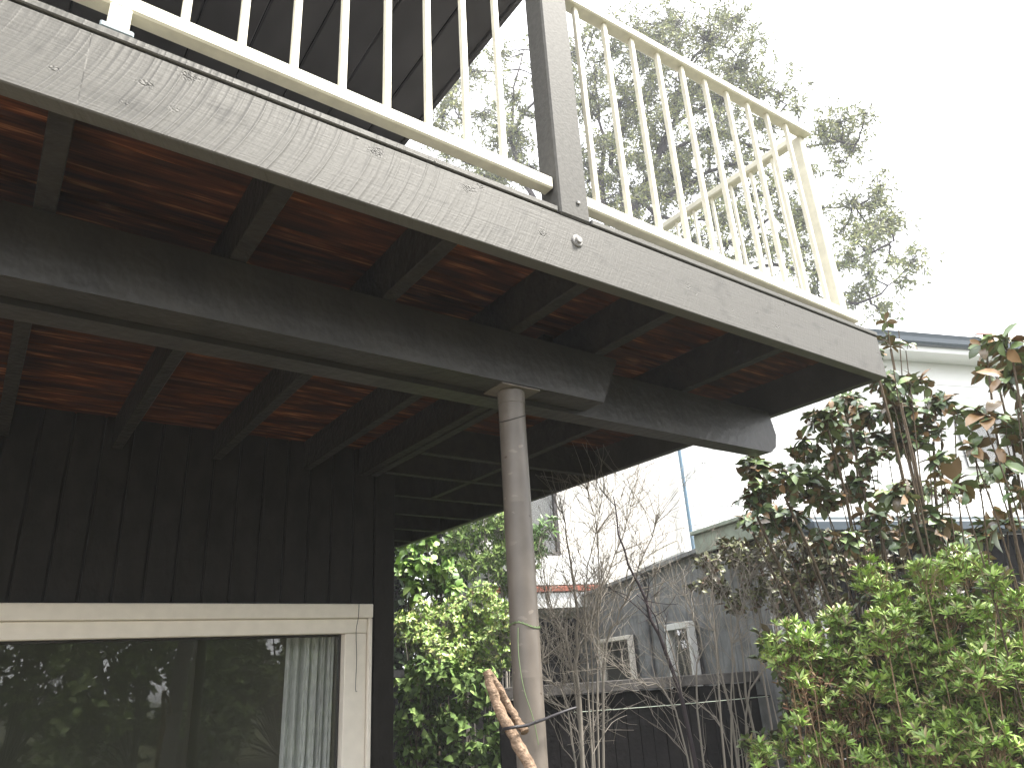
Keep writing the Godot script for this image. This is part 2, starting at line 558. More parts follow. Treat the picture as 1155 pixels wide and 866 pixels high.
func bare_bush(root: Node3D, stems: Array, r: float, m: Material, twigs: int, spread: float) -> void:
	# leafless stems that fork twice into fine twigs
	var at := root.position
	var tw := begin()
	for s in stems:
		var rel := []
		for p in s:
			rel.append(p - at)
		var pts := smooth_path(rel, 4, 0.012)
		var st := begin()
		tube(st, pts, r * (2.4 if s == stems[0] and spread > 0.55 else rng.randf_range(0.8, 1.25)), r * 0.28, 6)
		put("stem", st.commit(), m, root)
		for k in twigs:
			var i := int(pts.size() * rng.randf_range(0.22, 0.97))
			i = clampi(i, 1, pts.size() - 2)
			var d := (pts[i + 1] - pts[i]).normalized()
			var len := spread * rng.randf_range(0.35, 1.0)
			var side := (some_dir() + d * 0.9 + Vector3.UP * 0.35).normalized()
			var q := bend(pts[i], pts[i] + side * len * 0.5 + some_dir() * len * 0.1, pts[i] + (side + Vector3.UP * 0.2 + some_dir() * 0.5).normalized() * len, 5, len * 0.03)
			tube(tw, q, r * 0.36, r * 0.16, 4)
			for j in 3:
				var i2 := rng.randi_range(1, 4)
				var side2 := (some_dir() + (q[i2 + 1] - q[i2]).normalized() * 0.8 + Vector3.UP * 0.2).normalized()
				var l2 := len * rng.randf_range(0.25, 0.6)
				tube(tw, bend(q[i2], q[i2] + side2 * l2 * 0.5 + some_dir() * l2 * 0.12, q[i2] + side2 * l2 + Vector3.UP * l2 * 0.15, 3), r * 0.2, r * 0.11, 3)
	joined_twigs(root, tw, m)

# ------------------------------------------------------------------ the scene
func _ready() -> void:
	rng.seed = 4
	# camera
	var cam := Camera3D.new()
	cam.name = "camera"
	add_child(cam)
	cam.position = EYE
	cam.basis = Basis.from_euler(Vector3(deg_to_rad(21.573), deg_to_rad(-36.643), deg_to_rad(-3.396)), EULER_ORDER_YXZ)
	cam.fov = 55.873
	cam.near = 0.05
	cam.far = 400.0
	cam.current = true
	# sky, light, exposure
	var env := Environment.new()
	env.background_mode = Environment.BG_SKY
	var sky := Sky.new()
	var pm := ProceduralSkyMaterial.new()
	pm.sky_top_color = Color(0.97, 0.98, 1.0)
	pm.sky_horizon_color = Color(1.0, 1.0, 1.0)
	pm.sky_curve = 0.2
	pm.ground_bottom_color = Color(0.35, 0.36, 0.30)
	pm.ground_horizon_color = Color(0.6, 0.6, 0.58)
	pm.sun_angle_max = 1.0
	sky.sky_material = pm
	env.sky = sky
	env.background_energy_multiplier = 1.0
	env.tonemap_mode = Environment.TONE_MAPPER_LINEAR
	env.tonemap_exposure = 3.9
	env.sdfgi_enabled = true
	env.ssao_enabled = true
	env.ssil_enabled = true
	env.fog_enabled = true
	env.fog_density = 0.0032
	env.fog_light_color = Color(0.97, 0.98, 1.0)
	var we := WorldEnvironment.new()
	we.name = "world_environment"
	we.environment = env
	add_child(we)
	var sun := DirectionalLight3D.new()
	sun.name = "sun"
	sun.light_energy = 1.1
	sun.light_color = Color(1.0, 0.98, 0.94)
	sun.light_angular_distance = 12.0
	sun.shadow_enabled = true
	add_child(sun)
	sun.look_at_from_position(Vector3(4.5, 10, 5.0), Vector3.ZERO, Vector3.UP)

	make_materials()
	ground()
	white_house()
	shed()
	fences()
	house()
	deck()
	railings()
	post_and_stick()
	gum_tree()
	plants_right()
	plants_left()
	garden_behind()
	clear_used(self)

func ground() -> void:
	var st := begin()
	quad(st, Vector3(-120, 0, -120), Vector3(120, 0, -120), Vector3(120, 0, 120), Vector3(-120, 0, 120), Vector3.UP)
	var o := put("ground", st.commit(), mats.grass, self)
	o.set_meta("kind", "structure")
	o.set_meta("label", "lawn and soil under the house and garden")
	var p := put("added_bounce_slab", span(Vector3(-4.0, -0.1, -2.41), Vector3(1.0, 0.02, 3.4), 0.006), dress(mat(0.27, 0.235, 0.19, 0.9, 0.2), mottle(0.03, 66, 0.7, 1.0), null, Vector3(0.7, 0.7, 0.7)), self)  # unseen slab added to bounce light up to the deck underside
	p.set_meta("kind", "structure")
	p.set_meta("label", "unseen paved slab added to bounce light under the deck")

func framed(called: String, label: String, category: String, at: Vector3, x: Vector3) -> Node3D:
	# a thing whose own x runs along a wall and whose z faces out of it
	var o := thing(called, label, category, at)
	o.basis = Basis(x.normalized(), Vector3.UP, x.normalized().cross(Vector3.UP))
	return o

func window_set(parent: Node3D, lo: Vector2, hi: Vector2, z: float, fw: float, m: Material, bars := 0) -> void:
	var w := put("window", span(Vector3(lo.x, lo.y, z - 0.05), Vector3(hi.x, hi.y, z - 0.04)), mats.dark, parent)
	put("frame", span(Vector3(lo.x, hi.y - fw, z - 0.03), Vector3(hi.x, hi.y, z + 0.035)), m, w)
	put("frame", span(Vector3(lo.x, lo.y, z - 0.03), Vector3(hi.x, lo.y + fw, z + 0.035)), m, w)
	put("frame", span(Vector3(lo.x, lo.y + fw + 0.001, z - 0.03), Vector3(lo.x + fw, hi.y - fw - 0.001, z + 0.03)), m, w)
	put("frame", span(Vector3(hi.x - fw, lo.y + fw + 0.001, z - 0.03), Vector3(hi.x, hi.y - fw - 0.001, z + 0.03)), m, w)
	for k in bars:
		var x := lerpf(lo.x, hi.x, float(k + 1) / (bars + 1))
		put("frame", span(Vector3(x - fw * 0.4, lo.y + fw + 0.001, z - 0.028), Vector3(x + fw * 0.4, hi.y - fw - 0.001, z + 0.028)), m, w)
	put("pane", span(Vector3(lo.x + fw * 0.9, lo.y + fw * 0.9, z - 0.012), Vector3(hi.x - fw * 0.9, hi.y - fw * 0.9, z - 0.008), 0.001), mats.glass, w)

func white_house() -> void:
	var d := Vector3(0.9397, 0, 0.3420)
	var h := framed("white_house", "white weatherboard neighbouring house with dark blue-grey gutter, behind the grey shed", "house", Vector3(12.42, 0, -3.865) - Vector3(-0.342, 0, 0.9397) * 0.45, d)
	# plain walls behind the boards and the rendered wing on the left
	put("wall", span(Vector3(-4.45, 0, -8), Vector3(9, 6.9, -0.04)), mats.white, h)
	put("rendered_wall", span(Vector3(-7.6, 2.3, -4), Vector3(-4.452, 6.6, -0.02)), mats.render, h)
	put("undercroft", span(Vector3(-7.6, 0, -4), Vector3(-4.46, 2.29, -1.2)), mats.fence, h)
	# weatherboards, lapped
	var board := prism(PackedVector2Array([Vector2(-0.002, 0), Vector2(0.020, 0), Vector2(0.009, 0.235), Vector2(-0.002, 0.235)]), 0, 12.3)
	var k := 0
	var y := 2.2
	while y < 6.2:
		put("weatherboard", board, mats.white, h, Transform3D(Basis(Vector3(0, 0, 1), Vector3(0, 1, 0), Vector3(-1, 0, 0)), Vector3(8.2, y, -0.035)))
		y += 0.223
	put("corner_board", span(Vector3(-4.16, 2.2, 0), Vector3(-4.11, 6.4, 0.045)), mats.white, h)
	put("soffit", span(Vector3(-4.6, 6.43, -0.03), Vector3(9, 6.47, 0.42)), mats.white, h)
	put("fascia", span(Vector3(-4.6, 6.40, 0.425), Vector3(9, 6.66, 0.455)), mats.white, h)
	# gutter: an ogee trough
	var gp := PackedVector2Array([Vector2(0.46, 6.50), Vector2(0.54, 6.50), Vector2(0.57, 6.54), Vector2(0.58, 6.62), Vector2(0.60, 6.68), Vector2(0.585, 6.68), Vector2(0.56, 6.63), Vector2(0.55, 6.55), Vector2(0.53, 6.52), Vector2(0.46, 6.52)])
	put("gutter", prism(gp, 0, 13.6), mats.gutter, h, Transform3D(Basis(Vector3(0, 0, 1), Vector3(0, 1, 0), Vector3(-1, 0, 0)), Vector3(9, 0, 0)))
	var roof := put("roof", prism(PackedVector2Array([Vector2(0.58, 6.70), Vector2(-3.5, 8.2), Vector2(-7.6, 6.70), Vector2(-7.6, 6.66), Vector2(0.50, 6.66)]), 0, 13.6), mats.roof, h, Transform3D(Basis(Vector3(0, 0, 1), Vector3(0, 1, 0), Vector3(-1, 0, 0)), Vector3(9, 0, 0)))
	roof.set_meta("label", "low grey roof above the gutter")
	for r in 18:
		var u := -4.4 + r * 0.76
		var st := begin()
		tube(st, PackedVector3Array([Vector3(u, 6.715, 0.56), Vector3(u, 8.20, -3.46)]), 0.022, 0.022, 6)
		put("roof_rib", st.commit(), mats.roof, roof)
	var pst := begin()
	tube(pst, PackedVector3Array([Vector3(-4.36, 6.5, 0.10), Vector3(-4.40, 4.9, 0.07), Vector3(-4.40, 2.2, 0.07)]), 0.026, 0.026, 10)
	var pipe := put("downpipe", pst.commit(), mats.pipe, h)
	pipe.set_meta("label", "pale blue downpipe")
	window_set(h, Vector2(1.2, 4.45), Vector2(2.8, 5.45), 0.05, 0.07, mats.white, 1)
	window_set(h, Vector2(-7.25, 3.02), Vector2(-6.45, 4.6), 0.045, 0.05, mats.dark)
	put("window_jamb", span(Vector3(-7.06, 3.02, 0.084), Vector3(-6.99, 4.6, 0.11)), mats.white, h)
	# the projecting band with a red capping course below the wing
	put("parapet", span(Vector3(-7.75, 2.62, 0.0), Vector3(-5.95, 3.0, 0.30)), mats.white, h)
	for b in 7:
		put("brick", span(Vector3(-7.73 + b * 0.255, 2.535, 0.005), Vector3(-7.73 + b * 0.255 + 0.245, 2.605, 0.315), 0.006), mats.brick, h)
	put("band", span(Vector3(-7.75, 2.33, -0.02), Vector3(-5.95, 2.525, 0.28)), mats.white, h)

func shed() -> void:
	var s := framed("garden_shed", "dark grey garden shed with two white framed windows and a pale green fascia", "shed", Vector3(4.676, 0, -1.963), Vector3(-0.4226, 0, 0.9063))
	# side wall of ribbed boards, between the windows' openings
	put("wall", span(Vector3(-5.2, 0, -0.14), Vector3(-0.02, 2.44, -0.03)), mats.shed, s)
	var x := -5.2
	var tall := box_mesh(Vector3(0.116, 2.46, 0.02), 0.005)
	while x < -0.06:
		put("wall_board", tall, mats.shed, s, moved(Vector3(x + 0.06, 1.23, -0.018 + rng.randf_range(-0.001, 0.001))))
		x += 0.121
	window_set(s, Vector2(-1.78, 1.22), Vector2(-1.22, 1.92), 0.06, 0.055, mats.white)
	window_set(s, Vector2(-3.98, 1.22), Vector2(-2.84, 1.89), 0.06, 0.042, mats.casing)
	var cap := put("capping", span(Vector3(-5.2, 2.462, -0.06), Vector3(0.02, 2.50, 0.05)), mats.shed, s)
	cap.set_meta("label", "grey roof capping")
	put("flashing_highlight", span(Vector3(-2.4, 2.504, -0.10), Vector3(-1.2, 2.525, 0.04)), mats.white, s)  # white strip, the highlight along the roof edge put into its colour
	var rail := begin()
	tube(rail, smooth_path([Vector3(-2.4, 2.53, 0.02), Vector3(-2.3, 2.60, 0.02), Vector3(-1.9, 2.63, 0.02), Vector3(-1.4, 2.64, 0.02), Vector3(-1.32, 2.60, 0.02), Vector3(-1.3, 2.53, 0.02)], 3), 0.012, 0.012, 6)
	put("roof_pipe", rail.commit(), mats.casing, s)
	put("drainpipe", span(Vector3(-2.46, 0.0, 0.0), Vector3(-2.38, 2.46, 0.07), 0.02), mats.shed, s)
	# front, turned to face along the white house, in the shed's own axes
	var f := Transform3D(Basis(Vector3(0.9397, 0, 0.3420), Vector3.UP, Vector3(-0.3420, 0, 0.9397)), Vector3(4.676, 0, -1.963))
	var loc := s.transform.affine_inverse()
	var fr := loc * f
	put("wall", span(Vector3(0.03, 0, -0.12), Vector3(6, 2.40, -0.02)), mats.shed, s, fr)
	for k in 30:
		put("wall_board", tall, mats.shed if k < 4 else mats.fence, s, fr * moved(Vector3(0.08 + k * 0.121, 1.2, -0.008)))  # near-black boards paint the dark void of the open front
	put("gutter", span(Vector3(0.4, 2.43, 0.02), Vector3(6.4, 2.53, 0.16), 0.02), mats.gutter, s, fr)
	put("roof", span(Vector3(0.3, 2.535, -2.4), Vector3(6.4, 2.56, 0.1)), mats.roof, s, fr)
	var a: Vector3 = loc * Vector3(4.75, 2.58, -2.59)
	var b: Vector3 = loc * Vector3(4.52, 2.47, -1.74)
	a.y = 2.46
	b.y = 2.46
	var dir := (b - a).normalized()
	var bas := Basis(dir, Vector3.UP, dir.cross(Vector3.UP))
	put("fascia", box_mesh(Vector3((b - a).length(), 0.15, 0.03)), mats.palegreen, s, Transform3D(bas, (a + b) * 0.5 + Vector3(0, 0.01, 0)))
	put("fascia_capping", box_mesh(Vector3((b - a).length() + 0.02, 0.03, 0.10)), mats.palegreen, s, Transform3D(bas, (a + b) * 0.5 + Vector3(0, 0.104, -0.01)))
	put("eave", box_mesh(Vector3((b - a).length() - 0.05, 0.04, 0.10)), mats.fence, s, Transform3D(bas, (a + b) * 0.5 + Vector3(0, -0.04, 0) - bas.z * 0.07))

func fences() -> void:
	var f := framed("paling_fence", "near black paling fence with a grey top rail below the grey shed windows", "fence", Vector3(3.16, 0, -2.73), Vector3(0.9659, 0, 0.2588))
	put("top_rail", span(Vector3(-0.3, 1.432, -0.02), Vector3(1.72, 1.50, 0.06)), mats.fencerail, f)
	put("rail", span(Vector3(-0.3, 0.35, -0.075), Vector3(1.72, 0.43, -0.03)), mats.fence, f)
	var pale := box_mesh(Vector3(0.098, 1.42, 0.018))
	for k in 20:
		put("paling", pale, mats.fence, f, moved(Vector3(-0.25 + k * 0.101, 0.715 + rng.randf_range(-0.006, 0.004), rng.randf_range(-0.003, 0.003) - 0.005)))
	var fw := begin()
	tube(fw, smooth_path([Vector3(0.15, 1.33, 0.16), Vector3(0.9, 1.325, 0.16), Vector3(1.7, 1.33, 0.16)], 4), 0.0022, 0.0022, 4)
	var fwo := put("fence_wire", fw.commit(), mats.palegreen, f)
	fwo.set_meta("label", "thin pale wire strung along the fence")
	for k in 2:
		put("wire_peg", span(Vector3(0.148 + k * 1.55, 1.322, 0.0), Vector3(0.156 + k * 1.55, 1.338, 0.162), 0.001), mats.fence, f)
	var g := framed("dark_fence", "dark boundary fence with a grey rail behind the green shrubs beside the house", "fence", Vector3(3.2, 0, -7.3), Vector3(0.9659, 0, 0.2588))
	for k in 34:
		put("paling", pale, mats.fence, g, Transform3D(Basis.from_scale(Vector3(1, 1.14, 1)), Vector3(-0.9 + k * 0.101, 0.81, rng.randf_range(-0.004, 0.004))))
	put("top_rail", span(Vector3(-1, 1.60, -0.03), Vector3(2.5, 1.68, 0.07)), mats.fencerail, g)

func house() -> void:
	var h := thing("house", "dark stained house with vertical board cladding and a white framed window under the deck", "house", Vector3(0, 0, 0))
	var zf := -2.42
	# boards above and beside the window; widths as they run along the wall
	var above := box_mesh(Vector3(0.122, 0.905, 0.02), 0.006)
	var below := box_mesh(Vector3(0.122, 0.90, 0.02), 0.006)
	var full := box_mesh(Vector3(0.126, 2.89, 0.02), 0.006)
	for k in 38:
		var x := 1.735 - k * 0.1295
		if x < -1.6:
			put("cladding_board", full, mats.cladding, h, moved(Vector3(x, 1.447, zf - 0.010)))
		else:
			put("cladding_board", above, mats.cladding, h, moved(Vector3(x, 2.435, zf - 0.010)))
			put("cladding_board", below, mats.cladding, h, moved(Vector3(x, 0.452, zf - 0.010)))
	put("corner_board", span(Vector3(1.803, 0, zf - 0.022), Vector3(1.925, 2.89, zf + 0.006), 0.004), mats.cladding, h)
	# upper storey: front wall, side wall and the wall backs
	for k in 38:
		put("cladding_board", upper_board(h), mats.cladding, h, moved(Vector3(1.86 - k * 0.1295, 4.085, zf - 0.010)))
	for k in 40:
		put("side_board", side_mesh(), mats.cladding, h, moved(Vector3(1.915, 2.62, -2.51 - k * 0.1295)))
	put("wall", span(Vector3(-3.2, 0.0, zf - 0.12), Vector3(-1.62, 5.2, zf - 0.022)), mats.cladding, h)
	put("wall", span(Vector3(-1.618, 1.99, zf - 0.12), Vector3(1.90, 5.2, zf - 0.022)), mats.cladding, h)
	put("wall", span(Vector3(-1.618, 0.0, zf - 0.12), Vector3(1.90, 0.90, zf - 0.022)), mats.cladding, h)
	put("wall", span(Vector3(1.66, 0.901, zf - 0.12), Vector3(1.90, 1.989, zf - 0.022)), mats.cladding, h)
	put("side_wall", span(Vector3(1.80, 0, -7.7), Vector3(1.904, 5.2, zf - 0.122)), mats.cladding, h)
	put("side_wall", span(Vector3(-3.2, 0, -7.7), Vector3(-3.1, 5.2, zf - 0.122)), mats.cladding, h)
	put("back_wall", span(Vector3(-3.098, 0, -7.7), Vector3(1.798, 5.2, -7.6)), mats.cladding, h)
	# the room behind the window
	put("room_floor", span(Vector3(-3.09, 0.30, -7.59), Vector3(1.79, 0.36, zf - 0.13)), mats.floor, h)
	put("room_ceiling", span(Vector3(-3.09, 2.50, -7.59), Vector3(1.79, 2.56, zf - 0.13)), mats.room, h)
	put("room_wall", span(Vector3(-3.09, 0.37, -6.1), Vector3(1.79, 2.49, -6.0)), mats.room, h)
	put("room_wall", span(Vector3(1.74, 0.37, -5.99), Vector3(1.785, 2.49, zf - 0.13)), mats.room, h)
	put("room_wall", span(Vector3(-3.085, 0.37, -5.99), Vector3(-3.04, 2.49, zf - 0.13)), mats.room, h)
	# window
	var w := put("window", span(Vector3(-1.61, 1.908, zf + 0.0), Vector3(1.779, 1.980, zf + 0.048), 0.004), mats.casing, h)
	put("head_frame", span(Vector3(-1.60, 1.832, zf - 0.06), Vector3(1.7555, 1.9065, zf + 0.022), 0.004), mats.casing, w)
	put("jamb_frame", span(Vector3(1.632, 0.99, zf - 0.06), Vector3(1.7555, 1.8305, zf + 0.020), 0.004), mats.casing, w)
	put("jamb_trim", span(Vector3(1.757, 0.93, zf - 0.02), Vector3(1.779, 1.9065, zf + 0.040), 0.004), mats.casing, w)
	put("jamb_frame", span(Vector3(-1.60, 0.99, zf - 0.06), Vector3(-1.48, 1.8305, zf + 0.020), 0.004), mats.casing, w)
	put("sill", span(Vector3(-1.62, 0.91, zf - 0.06), Vector3(1.7555, 0.988, zf + 0.07), 0.004), mats.casing, w)
	put("glazing_bead", span(Vector3(-1.478, 1.820, zf - 0.058), Vector3(1.620, 1.8305, zf - 0.030), 0.002), mats.wire, w)
	put("glazing_bead", span(Vector3(1.6215, 0.99, zf - 0.058), Vector3(1.6305, 1.8305, zf - 0.030), 0.002), mats.wire, w)
	put("pane", span(Vector3(-1.479, 0.989, zf - 0.048), Vector3(1.621, 1.819, zf - 0.042), 0.001), mats.glass, w)
	# eaves: wide soffit boards running out from the wall, edge board, rafters' end board and roof
	var bx := 1.955
	var sb := 0
	while bx > -3.2:
		var wd := 0.296
		if sb == 0:
			wd = 0.24
		put("soffit_board", span(Vector3(bx - wd, 5.20 + 0.006 * (sb % 2), -2.44), Vector3(bx, 5.226 + 0.006 * (sb % 2), -0.42), 0.007), mats.soffit, h)
		put("soffit_batten", span(Vector3(bx - wd - 0.010, 5.232, -2.44), Vector3(bx - wd + 0.004, 5.242, -0.42), 0.002), mats.fence, h)
		bx -= wd + 0.010
		sb += 1
	put("barge_board", span(Vector3(1.957, 5.185, -7.9), Vector3(1.99, 5.40, -0.40), 0.004), mats.soffit, h)
	put("eave_board", span(Vector3(-3.3, 5.19, -0.418), Vector3(1.955, 5.40, -0.385), 0.004), mats.soffit, h)
	put("roof", prism(PackedVector2Array([Vector2(-3.4, 5.41), Vector2(2.05, 5.41), Vector2(2.05, 5.46), Vector2(-3.4, 5.46)]), -8.0, -0.34), mats.roof, h)
	put("roof_lining", span(Vector3(-3.2, 5.245, -7.8), Vector3(1.95, 5.26, -0.43)), mats.fence, h)
	# curtain inside, a hanging wire outside
	var c := begin()
	var n := 64
	for k in n:
		var q := []
		for e in [k, k + 1]:
			var t := float(e) / n
			q.append(Vector3(1.405 + t * 0.262, 0, -2.64 + 0.020 * sin(t * 34.0 + 0.8 * sin(t * 9.0)) + 0.012 * sin(t * 71.0)))
		var nn := Vector3((q[0] - q[1]).z, 0, (q[1] - q[0]).x).normalized()
		for back in 2:
			var sh := Vector3(0, 0, -0.003 * back)
			var low0: Vector3 = q[0] + sh + Vector3(-0.01, 0.55, 0)
			var low1: Vector3 = q[1] + sh + Vector3(-0.01, 0.55, 0)
			quad(c, low0, low1, q[1] + sh + Vector3(0, 2.10, 0), q[0] + sh + Vector3(0, 2.10, 0), nn if back == 0 else -nn)
	var cu := put("curtain", c.commit(), mats.curtain, self)
	tag(cu, "pale gathered curtain hanging inside the right end of the house window", "curtain")
	var wi := begin()
	tube(wi, smooth_path([Vector3(1.692, 1.982, zf + 0.052), Vector3(1.690, 1.91, zf + 0.052), Vector3(1.690, 1.84, zf + 0.027), Vector3(1.697, 1.70, zf + 0.026), Vector3(1.694, 1.56, zf + 0.026), Vector3(1.702, 1.545, zf + 0.030)], 3), 0.0018, 0.0014, 5)
	var wo := put("hanging_wire", wi.commit(), mats.wire, self)
	tag(wo, "thin dark wire hanging down the white window frame near its right corner", "wire")

var upper_mesh: ArrayMesh = null
func upper_board(_h) -> ArrayMesh:
	if upper_mesh == null:
		upper_mesh = box_mesh(Vector3(0.126, 2.36, 0.02), 0.006)
	return upper_mesh

var side_m: ArrayMesh = null
func side_mesh() -> ArrayMesh:
	if side_m == null:
		side_m = box_mesh(Vector3(0.02, 5.2, 0.126), 0.006)
	return side_m

func deck() -> void:
	var d := thing("deck", "raised timber deck with grey fascia, dark joists and reddish floor boards seen from below", "deck", Vector3(0, 0, 0))
	var x0 := -3.0
	var x1 := 3.085
	put("fascia_board", span(Vector3(x0, 2.695, -0.045), Vector3(x1, 2.893, 0.0), 0.003), mats.fascia, d)
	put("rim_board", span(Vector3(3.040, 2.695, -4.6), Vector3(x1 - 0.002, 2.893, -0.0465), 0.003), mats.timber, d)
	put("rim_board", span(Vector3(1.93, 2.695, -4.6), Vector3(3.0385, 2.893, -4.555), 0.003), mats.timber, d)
	# edge strip on top of the fascia, stopped at the corner post
	put("edge_strip", span(Vector3(x0, 2.897, -0.055), Vector3(1.255, 2.918, 0.004), 0.003), mats.fascia, d)
	put("edge_strip", span(Vector3(1.392, 2.897, -0.055), Vector3(x1 + 0.006, 2.918, 0.004), 0.003), mats.fascia, d)
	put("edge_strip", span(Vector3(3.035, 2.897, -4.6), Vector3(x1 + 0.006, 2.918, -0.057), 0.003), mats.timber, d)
	# floor boards along x
	var z := -0.048
	var k := 0
	while z > -4.5:
		var lo := x0 if z > -2.4 else 1.935
		var bz := z - 0.1325
		put("floor_board", span(Vector3(lo, 2.858, bz), Vector3(3.038, 2.890, z), 0.009), mats.planks[(k * 7 + k / 3) % 3], d)
		z -= 0.134
		k += 1
	put("light_stop", span(Vector3(x0, 2.8915, -2.41), Vector3(3.03, 2.8965, -0.05), 0.001), mats.light_stop, d)  # sheet added to stop light leaking through the board gaps
	put("light_stop", span(Vector3(1.94, 2.8915, -4.55), Vector3(3.03, 2.8965, -2.412), 0.001), mats.light_stop, d)
	put("floor_surface", span(Vector3(x0, 2.898, -2.41), Vector3(3.03, 2.917, -0.057), 0.002), mats.light_stop, d)
	put("floor_surface", span(Vector3(1.94, 2.898, -4.55), Vector3(3.03, 2.917, -2.412), 0.002), mats.light_stop, d)
	# joists from the fascia to the wall
	var jm := box_mesh(Vector3(0.048, 0.158, 2.362), 0.003)
	for x in [-2.78, -2.32, -1.86, -1.40, -0.94, -0.48, -0.022, 0.437, 0.898, 1.383, 1.780]:
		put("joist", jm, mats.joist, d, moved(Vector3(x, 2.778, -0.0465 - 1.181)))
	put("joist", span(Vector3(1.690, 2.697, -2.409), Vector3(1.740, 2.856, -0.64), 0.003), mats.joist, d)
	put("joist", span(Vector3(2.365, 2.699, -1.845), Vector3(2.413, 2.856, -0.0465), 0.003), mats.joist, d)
	# side bay: joists across, a line of blocking between them
	var zs := [-1.87, -2.30, -2.79, -3.30, -3.82, -4.30]
	for i in zs.size():
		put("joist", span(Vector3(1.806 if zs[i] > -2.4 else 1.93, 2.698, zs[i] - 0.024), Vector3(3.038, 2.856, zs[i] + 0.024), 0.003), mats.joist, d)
		if i < 2:
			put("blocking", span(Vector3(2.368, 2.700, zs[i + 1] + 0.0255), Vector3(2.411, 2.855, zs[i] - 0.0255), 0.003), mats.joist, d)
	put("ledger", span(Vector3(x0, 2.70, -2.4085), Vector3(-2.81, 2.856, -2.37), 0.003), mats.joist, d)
	# paired bearers; the rear one runs on under the corner
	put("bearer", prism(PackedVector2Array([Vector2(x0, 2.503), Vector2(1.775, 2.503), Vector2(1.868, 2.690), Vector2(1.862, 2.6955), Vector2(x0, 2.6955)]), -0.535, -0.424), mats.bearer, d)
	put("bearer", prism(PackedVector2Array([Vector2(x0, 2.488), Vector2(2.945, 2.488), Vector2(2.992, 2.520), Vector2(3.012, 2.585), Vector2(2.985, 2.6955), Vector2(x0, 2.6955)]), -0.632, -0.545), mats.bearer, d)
	var bs := begin()
	for r in [[0.021, 0.004, 14], [0.012, 0.012, 12]]:
		for s in r[2]:
			var a0: float = TAU * s / r[2]
			var a1: float = TAU * (s + 1) / r[2]
			var p0: Vector3 = Vector3(cos(a0), sin(a0), 0) * r[0]
			var p1: Vector3 = Vector3(cos(a1), sin(a1), 0) * r[0]
			quad(bs, p0, p1, p1 + Vector3(0, 0, r[1]), p0 + Vector3(0, 0, r[1]), p0.normalized())
			tri(bs, p0 * 0.85 + Vector3(0, 0, r[1] + 0.002), p1 * 0.85 + Vector3(0, 0, r[1] + 0.002), Vector3(0, 0, r[1] + 0.003), Vector3(0, 0, 1))
			quad(bs, p0 + Vector3(0, 0, r[1]), p1 + Vector3(0, 0, r[1]), p1 * 0.85 + Vector3(0, 0, r[1] + 0.002), p0 * 0.85 + Vector3(0, 0, r[1] + 0.002), (p0.normalized() + Vector3(0, 0, 1)).normalized())
	put("bolt_head", bs.commit(), mats.bolt, d, moved(Vector3(1.323, 2.815, 0.0)))

func rail_panel(called: String, label: String, x0: float, x1: float, yb: Vector2, yt: Vector2, bx: Array) -> Node3D:
	# horizontal rails with square balusters between; yb and yt: heights of the rails' tops at both ends
	var r := thing(called, label, "railing", Vector3(0, 0, 0), "cream deck railing panels")
	var lean := func(y: Vector2, x: float): return lerpf(y.x, y.y, clampf((x - x0) / (x1 - x0), 0.0, 1.0))
	for e in [[yb, 0.045, -0.055, -0.010, "bottom_rail"], [yt, 0.038, -0.062, -0.008, "top_rail"]]:
		var y: Vector2 = e[0]
		var c := Vector3((x0 + x1) * 0.5, (y.x + y.y) * 0.5 - e[1] * 0.5, (e[2] + e[3]) * 0.5)
		var st := begin()
		cbox(st, Vector3.ZERO, Vector3((x1 - x0), e[1], e[3] - e[2]), 0.005, Basis.IDENTITY)
		put(e[4], st.commit(), mats.cream, r, Transform3D(Basis(Vector3.BACK, atan2(y.y - y.x, x1 - x0)), c))
	for x in bx:
		var lo: float = lean.call(yb, x)
		var hi: float = lean.call(yt, x) - 0.038
		put("baluster", span(Vector3(x - 0.0095, lo - 0.006, -0.043), Vector3(x + 0.0095, hi + 0.006, -0.024), 0.002), mats.cream, r)
	return r

